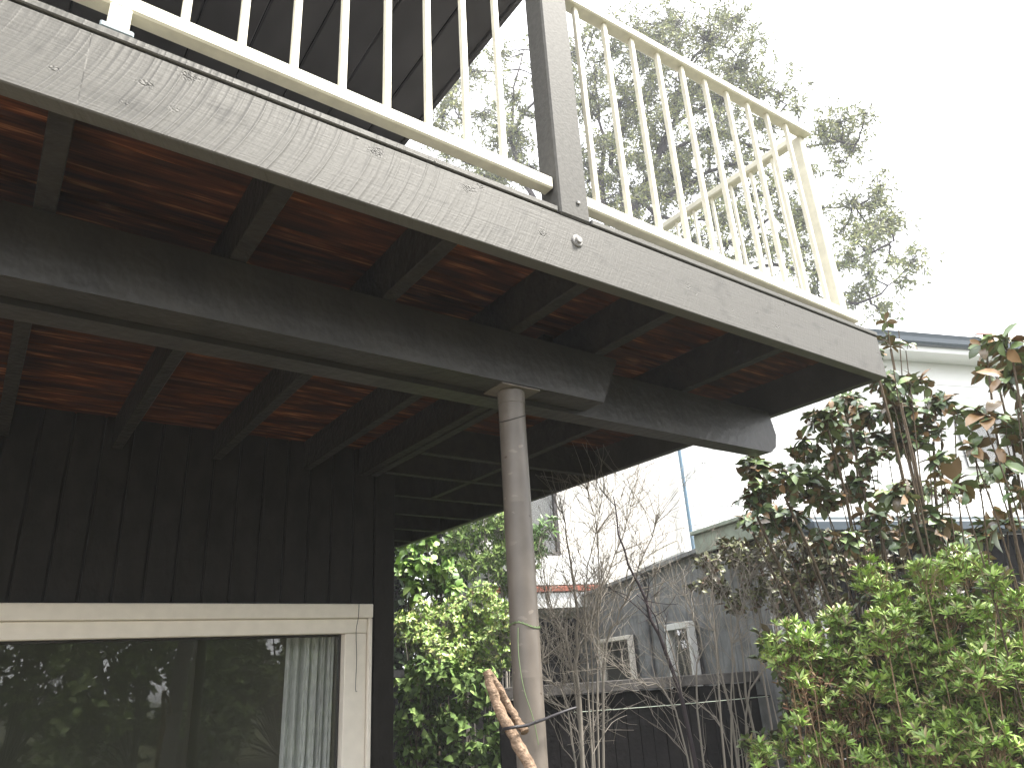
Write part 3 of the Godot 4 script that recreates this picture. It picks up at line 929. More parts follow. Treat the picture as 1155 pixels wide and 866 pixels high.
func railings() -> void:
	var left := []
	for k in 13:
		left.append(1.085 - k * 0.1305)
	var l := rail_panel("railing_panel", "cream metal railing panel left of the grey timber post, in front of the dark eaves", -0.6, 1.258, Vector2(3.052, 3.036), Vector2(4.0, 4.0), left)
	put("foot", span(Vector3(0.020, 2.937, -0.052), Vector3(0.064, 3.004, -0.008), 0.003), mats.cream, l)
	var pl := put("foot_plate", span(Vector3(0.008, 2.919, -0.062), Vector3(0.074, 2.936, 0.002), 0.003), mats.plate, l)
	pl.set_meta("label", "blue-grey plate under the railing foot")
	var right := []
	for k in 10:
		right.append(1.462 + k * 0.1483)
	var r := rail_panel("railing_panel", "cream metal railing panel between the grey timber post and the deck corner", 1.388, 2.99, Vector2(3.016, 2.994), Vector2(3.935, 4.022), right)
	put("end_post", span(Vector3(2.936, 2.919, -0.098), Vector3(2.986, 3.985, -0.048), 0.004), mats.cream, r)
	# the return along the right edge of the deck
	var s := thing("railing_panel", "cream railing running back from the deck corner, seen through the front balusters", "railing", Vector3(0, 0, 0), "cream deck railing panels")
	put("top_rail", span(Vector3(2.955, 3.99, -4.5), Vector3(3.01, 4.028, -0.10), 0.005), mats.cream, s)
	put("bottom_rail", span(Vector3(2.960, 2.965, -4.5), Vector3(3.005, 3.005, -0.10), 0.005), mats.cream, s)
	for k in 32:
		put("baluster", span(Vector3(2.974, 3.0, -0.246 - k * 0.132), Vector3(2.990, 3.994, -0.230 - k * 0.132), 0.002), mats.cream, s)
	put("end_post", span(Vector3(2.955, 2.919, -4.55), Vector3(3.005, 4.02, -4.502), 0.004), mats.cream, s)
	var p := thing("timber_post", "grey painted timber post standing on the deck fascia between two railing panels", "post", Vector3(1.325, 2.895, -0.04))
	put("shaft", span(Vector3(-0.063, 0, -0.045), Vector3(0.060, 2.29, 0.046), 0.006), mats.postpaint, p)
	put("bolt_head", span(Vector3(0.006, 0.055, 0.046), Vector3(0.020, 0.069, 0.052), 0.004), mats.bolt, p)

func post_and_stick() -> void:
	var p := thing("steel_post", "grey-brown round steel post with chipped paint holding up the deck bearers", "post", Vector3(1.396, 0, -0.487))
	var st := begin()
	tube(st, PackedVector3Array([Vector3(0, 0, 0), Vector3(0, 1.2, 0), Vector3(0, 2.496, 0)]), 0.0455, 0.0455, 36)
	put("shaft", st.commit(), mats.post, p)
	var cs := begin()
	tube(cs, PackedVector3Array([Vector3(0, 2.448, 0), Vector3(0, 2.452, 0), Vector3(0, 2.494, 0)]), 0.0475, 0.0475, 36)
	put("weld_collar", cs.commit(), mats.post, p)
	put("top_plate", span(Vector3(-0.075, 2.4965, -0.062), Vector3(0.085, 2.5025, 0.058), 0.001), mats.post, p)
	# string round the post, its tail down the left side
	var g := begin()
	var ring := []
	for k in 27:
		var a := TAU * k / 24.0 + 2.6
		ring.append(Vector3(1.396, 1.722, -0.487) + Vector3(cos(a) * 0.0475, 0.004 * sin(a * 3.0) - 0.010 * cos(a), sin(a) * 0.0475))
	tube(g, PackedVector3Array(ring), 0.0017, 0.0017, 5)
	for r2 in range(0, 26, 1):
		tube(g, PackedVector3Array([ring[r2], ring[r2] + Vector3(0, 0.004, 0) + (ring[r2 + 1] - ring[r2])]), 0.0015, 0.0015, 4)
	tube(g, smooth_path([Vector3(1.352, 1.720, -0.460), Vector3(1.347, 1.64, -0.458), Vector3(1.352, 1.55, -0.448), Vector3(1.372, 1.47, -0.438), Vector3(1.385, 1.40, -0.437)], 4), 0.0015, 0.0013, 5)
	var so := put("garden_string", g.commit(), mats.string, self)
	tag(so, "green garden string wound round the steel post, tail hanging down its left side", "string")
	var c := begin()
	var ring2 := []
	for k in 26:
		var a := TAU * k / 24.0 + 2.2
		ring2.append(Vector3(1.396, 2.40, -0.487) + Vector3(cos(a) * 0.0468, 0.020 * cos(a + 0.4), sin(a) * 0.0468))
	tube(c, PackedVector3Array(ring2), 0.0015, 0.0015, 5)
	var co := put("thin_cord", c.commit(), mats.wire, self)
	tag(co, "thin dark cord tied slantwise round the top of the steel post", "cord")
	# the forked branch tied to the post
	var b := thing("broken_branch", "forked weathered brown branch tied against the round steel post", "branch", Vector3(1.321, 0.000, 0.547))
	var at := b.position
	var main := [[Vector3(1.199, 1.603, -0.409), Vector3(1.205, 1.545, -0.392), Vector3(1.218, 1.491, -0.372), Vector3(1.231, 1.435, -0.338), Vector3(1.244, 1.365, -0.292), Vector3(1.247, 1.300, -0.252), Vector3(1.304, 0.650, 0.168), Vector3(1.321, 0.000, 0.547)]]
	var fork := [[Vector3(1.204, 1.595, -0.399), Vector3(1.229, 1.557, -0.395), Vector3(1.252, 1.511, -0.385), Vector3(1.265, 1.474, -0.369), Vector3(1.272, 1.444, -0.346)]]
	for e in [[main, "limb", 0.0125, 0.0175], [fork, "fork", 0.0095, 0.0115]]:
		var q := []
		for v in e[0][0]:
			q.append(v - at)
		var bst := begin()
		var pts := smooth_path(q, 5, 0.0025)
		tube(bst, pts, e[2], e[3], 12, 0.13)
		put(e[1], bst.commit(), mats.bark, b)
	var s := begin()
	tube(s, smooth_path([Vector3(1.239, 1.445, -0.406), Vector3(1.205, 1.458, -0.344), Vector3(1.215, 1.462, -0.313), Vector3(1.259, 1.463, -0.318), Vector3(1.329, 1.467, -0.354), Vector3(1.399, 1.473, -0.387), Vector3(1.455, 1.480, -0.407), Vector3(1.513, 1.488, -0.411)], 5), 0.0045, 0.004, 6)
	tube(s, smooth_path([Vector3(1.239, 1.445, -0.406), Vector3(1.205, 1.458, -0.344), Vector3(1.215, 1.462, -0.313), Vector3(1.259, 1.463, -0.318), Vector3(1.329, 1.467, -0.354), Vector3(1.399, 1.473, -0.387), Vector3(1.455, 1.480, -0.407), Vector3(1.513, 1.488, -0.411)], 5, 0.002), 0.0035, 0.003, 6)
	var stp := put("strap", s.commit(), mats.strap, self)
	tag(stp, "black tie strapping the broken branch to the steel post", "strap")

func gum_tree() -> void:
	var limbs = [[Vector3(12.90, 8.52, -11.15), Vector3(13.26, 11.93, -10.77), Vector3(13.59, 14.08, -10.40), Vector3(13.94, 14.91, -9.99), Vector3(14.30, 15.64, -9.53), Vector3(14.56, 16.98, -9.18), Vector3(14.81, 18.55, -8.83), Vector3(15.02, 19.65, -8.52)], [Vector3(12.90, 8.52, -11.15), Vector3(12.96, 12.00, -11.09), Vector3(13.01, 14.92, -11.04), Vector3(13.09, 16.12, -10.95), Vector3(13.03, 17.33, -11.02), Vector3(13.26, 19.38, -10.77)], [Vector3(12.90, 8.52, -11.15), Vector3(13.19, 11.94, -10.84), Vector3(13.42, 14.79, -10.59), Vector3(13.29, 15.41, -10.74), Vector3(13.39, 16.52, -10.63), Vector3(13.65, 17.61, -10.33), Vector3(14.03, 19.02, -9.87), Vector3(14.06, 20.49, -9.84)], [Vector3(12.90, 8.52, -11.15), Vector3(12.11, 12.17, -11.92), Vector3(11.28, 15.04, -12.63), Vector3(11.14, 16.91, -12.74), Vector3(11.15, 17.74, -12.73), Vector3(11.34, 19.15, -12.58), Vector3(11.62, 20.22, -12.35)], [Vector3(12.90, 8.52, -11.15), Vector3(11.72, 11.95, -12.26), Vector3(10.63, 14.48, -13.13), Vector3(10.14, 16.12, -13.47), Vector3(9.84, 17.84, -13.67)], [Vector3(13.59, 14.08, -10.40), Vector3(14.24, 14.10, -9.61), Vector3(14.91, 14.52, -8.68), Vector3(15.44, 14.49, -7.86), Vector3(15.80, 13.61, -7.22)], [Vector3(14.21, 15.46, -9.65), Vector3(14.51, 16.35, -9.25), Vector3(15.09, 16.64, -8.41), Vector3(15.76, 16.81, -7.30), Vector3(16.14, 15.97, -6.58)], [Vector3(12.90, 8.52, -11.15), Vector3(14.26, 10.25, -9.58), Vector3(15.36, 10.98, -7.98), Vector3(15.98, 10.68, -6.89), Vector3(16.47, 10.60, -5.87), Vector3(16.73, 10.89, -5.24)], [Vector3(14.26, 10.25, -9.58), Vector3(15.52, 10.23, -7.71), Vector3(16.27, 9.56, -6.30), Vector3(16.67, 9.67, -5.39)], [Vector3(13.94, 14.91, -9.99), Vector3(14.88, 15.80, -8.73), Vector3(15.80, 14.65, -7.21), Vector3(16.38, 14.23, -6.05), Vector3(16.66, 13.89, -5.41)], [Vector3(14.26, 10.25, -9.58), Vector3(15.07, 11.81, -8.44), Vector3(15.62, 12.60, -7.54), Vector3(16.22, 12.27, -6.41), Vector3(16.54, 12.14, -5.70)], [Vector3(13.59, 14.08, -10.40), Vector3(14.01, 13.44, -9.90), Vector3(14.63, 12.88, -9.08), Vector3(15.28, 12.68, -8.12)], [Vector3(11.14, 16.91, -12.74), Vector3(11.64, 18.02, -12.33), Vector3(12.52, 18.90, -11.53), Vector3(12.98, 19.86, -11.07)], [Vector3(14.56, 16.98, -9.18), Vector3(15.02, 18.39, -8.52), Vector3(15.48, 18.88, -7.78), Vector3(15.68, 18.16, -7.43)]]
	var t := thing("gum_tree", "tall open eucalyptus with dark twisting limbs behind the deck railing", "tree", Vector3(limbs[0][0].x, 0, limbs[0][0].z))
	var at := t.position
	var st := begin()
	tube(st, smooth_path([Vector3.ZERO, Vector3(0.2, 3, 0.1), limbs[0][0] - at], 4), 0.34, 0.24, 10)
	put("trunk", st.commit(), mats.gumbark, t)
	var nodes := []
	var r0 := [0.20, 0.12, 0.13, 0.11, 0.085, 0.09, 0.08, 0.075, 0.06, 0.065, 0.06, 0.065, 0.06, 0.06]
	for k in limbs.size():
		var q := []
		for p in limbs[k]:
			q.append(p - at + Vector3(0, 0, 0))
		for i in range(1, q.size()):
			q[i] += some_dir() * 0.15
		if k > 4:
			q[0] = limbs[k][0] - at
		var pts := smooth_path(q, 4, 0.035)
		var ls := begin()
		tube(ls, pts, r0[k], 0.016, 7, 0.05)
		put("limb", ls.commit(), mats.gumbark, t)
		for p in pts:
			nodes.append(p)
	var leaves := []
	var tw := begin()
	var crown := [Vector4(15.69, 21.24, -9.51, 1.00), Vector4(14.56, 18.30, -7.62, 0.77), Vector4(14.81, 16.92, -7.10, 0.64), Vector4(16.59, 17.71, -7.75, 0.59), Vector4(15.84, 16.06, -6.64, 0.44), Vector4(15.69, 15.17, -6.23, 0.24), Vector4(16.29, 14.41, -5.56, 0.46), Vector4(16.98, 14.05, -5.64, 0.42), Vector4(15.65, 13.93, -5.70, 0.27), Vector4(16.47, 12.16, -5.77, 0.45), Vector4(17.01, 12.13, -5.57, 0.32), Vector4(17.23, 11.47, -5.41, 0.31), Vector4(15.26, 10.20, -5.69, 0.29), Vector4(17.36, 10.67, -5.68, 0.22), Vector4(16.60, 9.67, -5.14, 0.25), Vector4(16.33, 10.10, -5.80, 0.26), Vector4(13.65, 19.78, -10.56, 0.74), Vector4(12.63, 17.55, -10.67, 0.64), Vector4(14.19, 17.25, -11.12, 0.73), Vector4(13.60, 19.36, -9.30, 0.70), Vector4(14.84, 17.63, -8.96, 0.70), Vector4(14.35, 15.09, -8.09, 0.59), Vector4(15.57, 14.70, -8.17, 0.56), Vector4(15.53, 14.83, -9.48, 0.53), Vector4(15.14, 16.13, -9.94, 0.60), Vector4(14.09, 12.47, -8.33, 0.47), Vector4(15.70, 13.43, -7.99, 0.49), Vector4(16.57, 13.32, -7.77, 0.35), Vector4(14.91, 11.10, -7.34, 0.40), Vector4(14.97, 11.38, -8.22, 0.42), Vector4(14.45, 14.86, -10.17, 0.53), Vector4(13.22, 15.49, -11.64, 0.54), Vector4(12.56, 16.00, -11.33, 0.43), Vector4(10.31, 19.97, -13.76, 0.58), Vector4(10.65, 18.18, -13.61, 0.63), Vector4(9.19, 17.52, -13.66, 0.49), Vector4(9.88, 19.45, -14.08, 0.46), Vector4(9.96, 16.62, -13.82, 0.49), Vector4(10.99, 15.79, -13.45, 0.49), Vector4(11.09, 17.08, -12.81, 0.38), Vector4(8.70, 16.97, -13.91, 0.43), Vector4(11.42, 15.54, -12.31, 0.48), Vector4(12.99, 15.96, -12.49, 0.50), Vector4(12.74, 13.18, -10.23, 0.39), Vector4(13.77, 11.83, -8.84, 0.42), Vector4(12.78, 11.41, -9.55, 0.46), Vector4(13.64, 12.93, -11.61, 0.42), Vector4(16.90, 11.69, -7.66, 0.29), Vector4(15.44, 10.14, -6.54, 0.30), Vector4(15.61, 9.26, -6.38, 0.21), Vector4(12.08, 19.25, -10.95, 0.55), Vector4(14.12, 17.87, -10.15, 0.55), Vector4(14.41, 18.76, -9.33, 0.60), Vector4(12.47, 20.94, -12.63, 0.54), Vector4(14.72, 16.22, -7.70, 0.45), Vector4(16.55, 16.16, -7.73, 0.37), Vector4(12.33, 13.55, -11.60, 0.41), Vector4(16.68, 13.91, -7.14, 0.25), Vector4(10.63, 15.68, -14.01, 0.44), Vector4(14.97, 14.48, -10.27, 0.37), Vector4(15.55, 19.71, -7.67, 0.38), Vector4(16.08, 12.18, -7.26, 0.28)]
	for p in nodes.duplicate():
		if p.y + at.y > 9.5 and rng.randf() < 0.75:
			var w: Vector3 = p + at + some_dir() * Vector3(0.9, 0.7, 0.9)
			crown.append(Vector4(w.x, w.y, w.z, rng.randf_range(0.2, 0.38)))
	for c4 in crown:
		var c := Vector3(c4.x, c4.y, c4.z) - at
		var r: float = c4.w
		var near: Vector3 = nodes[0]
		for p in nodes:
			if p.distance_to(c) + max(0.0, p.y - c.y) * 0.6 < near.distance_to(c) + max(0.0, near.y - c.y) * 0.6:
				near = p
		tube(tw, bend(near, near.lerp(c, 0.5) + some_dir() * r * 0.4 - Vector3(0, r * 0.2, 0), c, 5, 0.04), 0.028, 0.012, 5)
		var n := int(54 * pow(r / 0.5, 1.8)) + 6
		for k in n:
			var off := some_dir() * pow(rng.randf(), 0.75) * r * 2.0
			off.y *= 0.62
			var tip := c + off
			tube(tw, bend(c + some_dir() * r * 0.15, c + off * 0.5 + some_dir() * r * 0.2, tip, 3), 0.008, 0.004, 3)
			for j in 13:
				var dd := (some_dir() + Vector3(0, -0.35, 0) + off.normalized() * 0.4).normalized()
				var ln := rng.randf_range(0.08, 0.16)
				leaves.append([Transform3D(aim(dd, some_dir()).scaled_local(Vector3(ln, ln, ln)), tip + some_dir() * rng.randf() * 0.16), rng.randi() % 5, ln])
	joined_twigs(t, tw, mats.gumbark)
	add_leaves(t, leaf_mesh("narrow", 0.15, 3, 0.02, 0.2), mats.leafgum, leaves, [Vector3(0.21, 0.24, 0.11), Vector3(0.28, 0.30, 0.13), Vector3(0.25, 0.25, 0.18), Vector3(0.33, 0.33, 0.14), Vector3(0.21, 0.215, 0.17)], 0)

func plants_right() -> void:
	var b1 = [[Vector3(2.95, 1.07, -2.13), Vector3(2.96, 1.42, -2.12), Vector3(2.98, 1.86, -2.10), Vector3(2.97, 2.28, -2.11), Vector3(2.96, 2.56, -2.12)], [Vector3(2.94, 1.08, -2.08), Vector3(2.98, 1.46, -2.04), Vector3(2.99, 1.90, -2.03), Vector3(3.05, 2.26, -1.98), Vector3(3.10, 2.64, -1.86)], [Vector3(2.98, 1.07, -2.10), Vector3(3.03, 1.56, -2.06), Vector3(3.09, 1.90, -2.01), Vector3(3.11, 2.38, -1.99), Vector3(3.08, 2.72, -2.01)], [Vector3(3.01, 1.06, -2.21), Vector3(3.01, 1.56, -2.21), Vector3(2.99, 1.87, -2.29), Vector3(2.96, 2.10, -2.38)], [Vector3(2.91, 1.08, -2.03), Vector3(3.01, 1.55, -1.94), Vector3(3.08, 1.88, -1.81), Vector3(3.14, 2.12, -1.68), Vector3(3.24, 2.42, -1.58)], [Vector3(2.97, 1.07, -2.12), Vector3(3.06, 1.75, -2.03), Vector3(3.20, 2.16, -1.98), Vector3(3.33, 2.44, -1.92), Vector3(3.37, 2.60, -1.88)], [Vector3(2.96, 1.07, -2.12), Vector3(2.88, 1.38, -2.12), Vector3(2.78, 1.52, -2.13), Vector3(2.75, 1.69, -2.16)]]
	var r1 := thing("bare_bush", "leafless many-stemmed bush of upright grey twigs in front of the white house wall", "bush", b1[0][0] * Vector3(1, 0, 1), "leafless bushes right of the steel post")
	for s in b1:
		s[0].y = 0.0
	bare_bush(r1, b1, 0.0075, mats.twig, 44, 0.60)
	var b2 = [[Vector3(3.22, 1.02, -1.45), Vector3(3.17, 1.40, -1.51), Vector3(3.09, 1.82, -1.59), Vector3(3.05, 2.22, -1.70), Vector3(3.07, 2.55, -1.76)], [Vector3(3.12, 1.04, -1.41), Vector3(3.06, 1.37, -1.48), Vector3(2.91, 1.51, -1.56), Vector3(2.75, 1.64, -1.64)], [Vector3(3.19, 1.03, -1.48), Vector3(3.20, 1.53, -1.54), Vector3(3.19, 1.87, -1.63), Vector3(3.19, 2.11, -1.63)], [Vector3(3.20, 1.03, -1.40), Vector3(3.26, 1.44, -1.25), Vector3(3.32, 1.78, -1.17), Vector3(3.39, 2.04, -1.08)], [Vector3(3.30, 1.01, -1.51), Vector3(3.42, 1.52, -1.44), Vector3(3.46, 1.85, -1.48), Vector3(3.50, 2.10, -1.43)], [Vector3(3.10, 1.05, -1.28), Vector3(3.07, 1.29, -1.32), Vector3(2.85, 1.38, -1.40), Vector3(2.70, 1.41, -1.55)], [Vector3(3.22, 1.02, -1.45), Vector3(3.21, 1.36, -1.46), Vector3(3.26, 1.71, -1.40), Vector3(3.22, 1.99, -1.45)], [Vector3(3.19, 1.04, -1.33), Vector3(3.22, 1.32, -1.14), Vector3(3.31, 1.60, -1.02), Vector3(3.36, 1.76, -0.95)]]
	var r2 := thing("bare_bush", "leafless sprawling bush with one long dark branch, in front of the grey shed windows", "bush", b2[0][0] * Vector3(1, 0, 1), "leafless bushes right of the steel post")
	for s in b2:
		s[0].y = 0.3
	bare_bush(r2, b2.slice(1, 5) + b2.slice(6), 0.0058, mats.twig, 26, 0.5)
	bare_bush(r2, b2.slice(0, 1), 0.012, mats.darkstem, 8, 0.4)
	# viburnum-like tangle
	var tb := [Vector3(3.83, 0.00, -1.66), Vector3(3.90, 0.00, -1.40), Vector3(4.03, 0.00, -1.20)]
	var r3 := thing("tangled_shrub", "olive and brown tangled shrub below the pale green shed fascia", "shrub", tb[0])
	shrub(r3, tb, [Vector4(3.68, 2.13, -1.61, 0.09), Vector4(3.87, 2.23, -1.59, 0.10), Vector4(3.86, 2.11, -1.46, 0.11), Vector4(3.90, 2.16, -1.32, 0.11), Vector4(4.11, 2.04, -1.35, 0.11), Vector4(3.86, 1.96, -1.44, 0.10), Vector4(3.87, 2.01, -1.72, 0.08), Vector4(4.16, 2.20, -1.28, 0.11), Vector4(3.96, 2.03, -1.07, 0.10), Vector4(4.00, 1.84, -1.37, 0.10), Vector4(4.15, 2.21, -1.09, 0.10), Vector4(4.35, 2.08, -1.11, 0.10), Vector4(3.56, 2.02, -1.59, 0.05), Vector4(3.71, 1.88, -1.49, 0.07), Vector4(4.11, 1.88, -1.28, 0.10), Vector4(4.14, 1.89, -1.11, 0.08), Vector4(4.09, 2.32, -1.48, 0.07), Vector4(4.20, 2.20, -0.93, 0.07), Vector4(3.57, 2.00, -1.69, 0.04), Vector4(4.55, 2.15, -1.03, 0.07), Vector4(3.95, 2.04, -0.96, 0.09), Vector4(3.99, 1.98, -0.81, 0.08), Vector4(4.11, 2.01, -0.69, 0.07), Vector4(3.79, 1.98, -1.27, 0.08), Vector4(3.67, 2.19, -1.36, 0.07), Vector4(3.95, 1.97, -1.18, 0.07), Vector4(4.45, 2.08, -0.59, 0.07), Vector4(4.20, 1.99, -0.36, 0.06)], {tips = 60.0, unit = 0.12, twig = 0.0028, stem = 0.009, leaves = 5, size = 0.052, spread = 1.2, jitter = 0.4, tones = [Vector3(0.085, 0.10, 0.035), Vector3(0.13, 0.14, 0.05), Vector3(0.07, 0.06, 0.03), Vector3(0.16, 0.17, 0.07), Vector3(0.12, 0.07, 0.04)], mesh = leaf_mesh("oval", 0.24, 3, 0.05, 0.3), leafmat = mats.leaf, stemmat = mats.twig, twigmat = mats.twig, wob = 0.02})
	# large-leaved bush with bronze undersides
	var big := leaf_mesh("oval", 0.235, 4, 0.07, 0.35, mats.bronze)
	var big2 := leaf_mesh("oval", 0.26, 4, 0.07, 0.45, mats.olive)
	var tones := [Vector3(0.10, 0.16, 0.065), Vector3(0.16, 0.23, 0.09), Vector3(0.24, 0.33, 0.14), Vector3(0.15, 0.11, 0.065), Vector3(0.10, 0.135, 0.08), Vector3(0.28, 0.17, 0.08)]
	var bb := [Vector3(3.69, 0.00, -0.60), Vector3(3.64, 0.00, -0.48), Vector3(3.84, 0.00, -0.53), Vector3(3.61, 0.00, -0.33), Vector3(3.70, 0.00, -0.79)]
	var r4 := thing("large_leaved_bush", "tall bush of glossy dark leaves with brown undersides below the deck corner", "bush", bb[0])
	shrub(r4, bb, [Vector4(3.19, 2.37, -0.87, 0.10), Vector4(3.30, 2.55, -0.89, 0.09), Vector4(3.65, 2.32, -1.08, 0.10), Vector4(3.45, 2.28, -1.09, 0.07), Vector4(3.28, 2.42, -0.74, 0.10), Vector4(3.54, 2.44, -0.77, 0.10), Vector4(3.60, 2.65, -0.74, 0.09), Vector4(3.46, 2.73, -0.53, 0.09), Vector4(3.87, 2.93, -0.63, 0.10), Vector4(3.56, 3.00, -0.26, 0.06), Vector4(3.78, 3.12, -0.26, 0.04), Vector4(3.88, 3.11, -0.23, 0.03), Vector4(3.78, 2.91, -0.32, 0.09), Vector4(3.88, 2.79, -0.35, 0.10), Vector4(4.04, 2.94, -0.26, 0.04), Vector4(4.00, 2.72, -0.70, 0.10), Vector4(3.53, 2.52, -0.59, 0.08), Vector4(3.93, 2.61, -0.35, 0.09), Vector4(4.00, 2.66, -0.27, 0.08), Vector4(3.74, 2.43, -0.16, 0.06), Vector4(3.47, 2.28, -0.28, 0.08), Vector4(4.14, 2.38, -0.45, 0.09), Vector4(3.71, 2.15, -0.25, 0.07), Vector4(3.51, 2.34, -0.66, 0.09), Vector4(3.77, 2.28, -1.00, 0.08), Vector4(3.80, 2.79, -0.52, 0.09), Vector4(3.74, 2.52, -0.47, 0.07), Vector4(3.96, 2.65, -0.50, 0.09), Vector4(3.61, 2.60, 0.01, 0.04), Vector4(3.83, 2.45, -0.65, 0.09), Vector4(3.65, 2.21, -0.49, 0.08), Vector4(3.59, 3.17, -0.16, 0.02), Vector4(3.98, 3.32, -0.27, 0.02), Vector4(4.07, 2.22, -0.52, 0.08), Vector4(3.49, 2.10, -0.54, 0.07), Vector4(3.83, 2.12, -0.54, 0.07), Vector4(3.68, 2.05, -0.32, 0.07), Vector4(4.02, 2.13, -0.31, 0.07), Vector4(4.03, 2.31, -0.24, 0.06), Vector4(3.70, 2.00, -0.12, 0.07), Vector4(4.13, 2.12, -0.21, 0.06), Vector4(3.69, 2.16, -0.82, 0.07), Vector4(4.02, 2.80, -0.20, 0.07), Vector4(4.07, 2.99, -0.34, 0.06), Vector4(3.64, 2.69, -0.59, 0.08), Vector4(3.68, 2.33, -0.97, 0.08)], {tips = 20.0, unit = 0.10, twig = 0.0026, stem = 0.012, leaves = 7, size = 0.072, spread = 1.5, jitter = 0.45, tones = tones, mesh = big, mesh2 = big2, leafmat = mats.leafgloss, stemmat = mats.stem, twigmat = mats.stem, pick = 300, stems = 0.2, outward = 0.5})
	var rb := [Vector3(3.06, 0.00, 0.15), Vector3(3.01, 0.00, 0.30)]
	var r5 := thing("large_leaved_bush", "large dark leaved bush with a red leaf at its top, at the photo's right edge", "bush", rb[0])
	shrub(r5, rb, [Vector4(3.32, 2.79, 0.32, 0.06), Vector4(2.97, 2.62, 0.51, 0.05), Vector4(3.31, 2.68, 0.33, 0.05), Vector4(3.12, 2.60, 0.50, 0.06), Vector4(3.14, 2.53, 0.43, 0.06), Vector4(2.95, 2.37, 0.36, 0.05), Vector4(3.22, 2.36, 0.32, 0.06), Vector4(2.99, 2.30, 0.28, 0.05), Vector4(3.33, 2.43, 0.37, 0.06), Vector4(3.00, 2.22, 0.33, 0.05), Vector4(3.16, 2.20, 0.35, 0.05), Vector4(3.05, 2.38, 0.27, 0.03), Vector4(3.15, 2.18, 0.23, 0.05), Vector4(2.98, 2.07, 0.40, 0.05), Vector4(2.92, 2.14, 0.23, 0.04), Vector4(3.30, 2.54, 0.49, 0.08), Vector4(3.29, 2.30, 0.44, 0.08), Vector4(3.23, 2.65, 0.58, 0.07), Vector4(3.30, 2.04, 0.20, 0.05)], {tips = 12.0, unit = 0.08, twig = 0.0026, stem = 0.008, leaves = 6, size = 0.078, spread = 1.5, jitter = 0.45, tones = tones, mesh = big, mesh2 = big2, leafmat = mats.leafgloss, stemmat = mats.stem, twigmat = mats.stem, pick = 300, stems = 0.2, outward = 0.5})
	var red := mat(0.34, 0.035, 0.025, 0.4)
	red.cull_mode = BaseMaterial3D.CULL_DISABLED
	var rl := put("leaf", leaf_mesh("oval", 0.3, 4, 0.07, 0.35), red, r5, Transform3D(aim(Vector3(-0.8, 0.1, -0.4), Vector3(-0.3, 0.6, 0.8)).scaled_local(Vector3(0.10, 0.10, 0.10)), Vector3(3.11, 2.73, 0.45) - r5.position))
	rl.set_meta("label", "single red leaf near the top")
	# bright low shrub in front
	var narrow := leaf_mesh("narrow", 0.125, 3, 0.04, 0.25)
	var bs := [Vector3(2.83, 0.00, -0.67), Vector3(2.84, 0.00, -0.47), Vector3(2.88, 0.00, -0.31), Vector3(2.91, 0.00, -0.16), Vector3(2.97, 0.00, -0.03), Vector3(3.03, 0.00, 0.09)]
	var r6 := thing("bright_green_shrub", "low spreading shrub of bright green leaf rosettes in the lower right foreground", "shrub", bs[0])
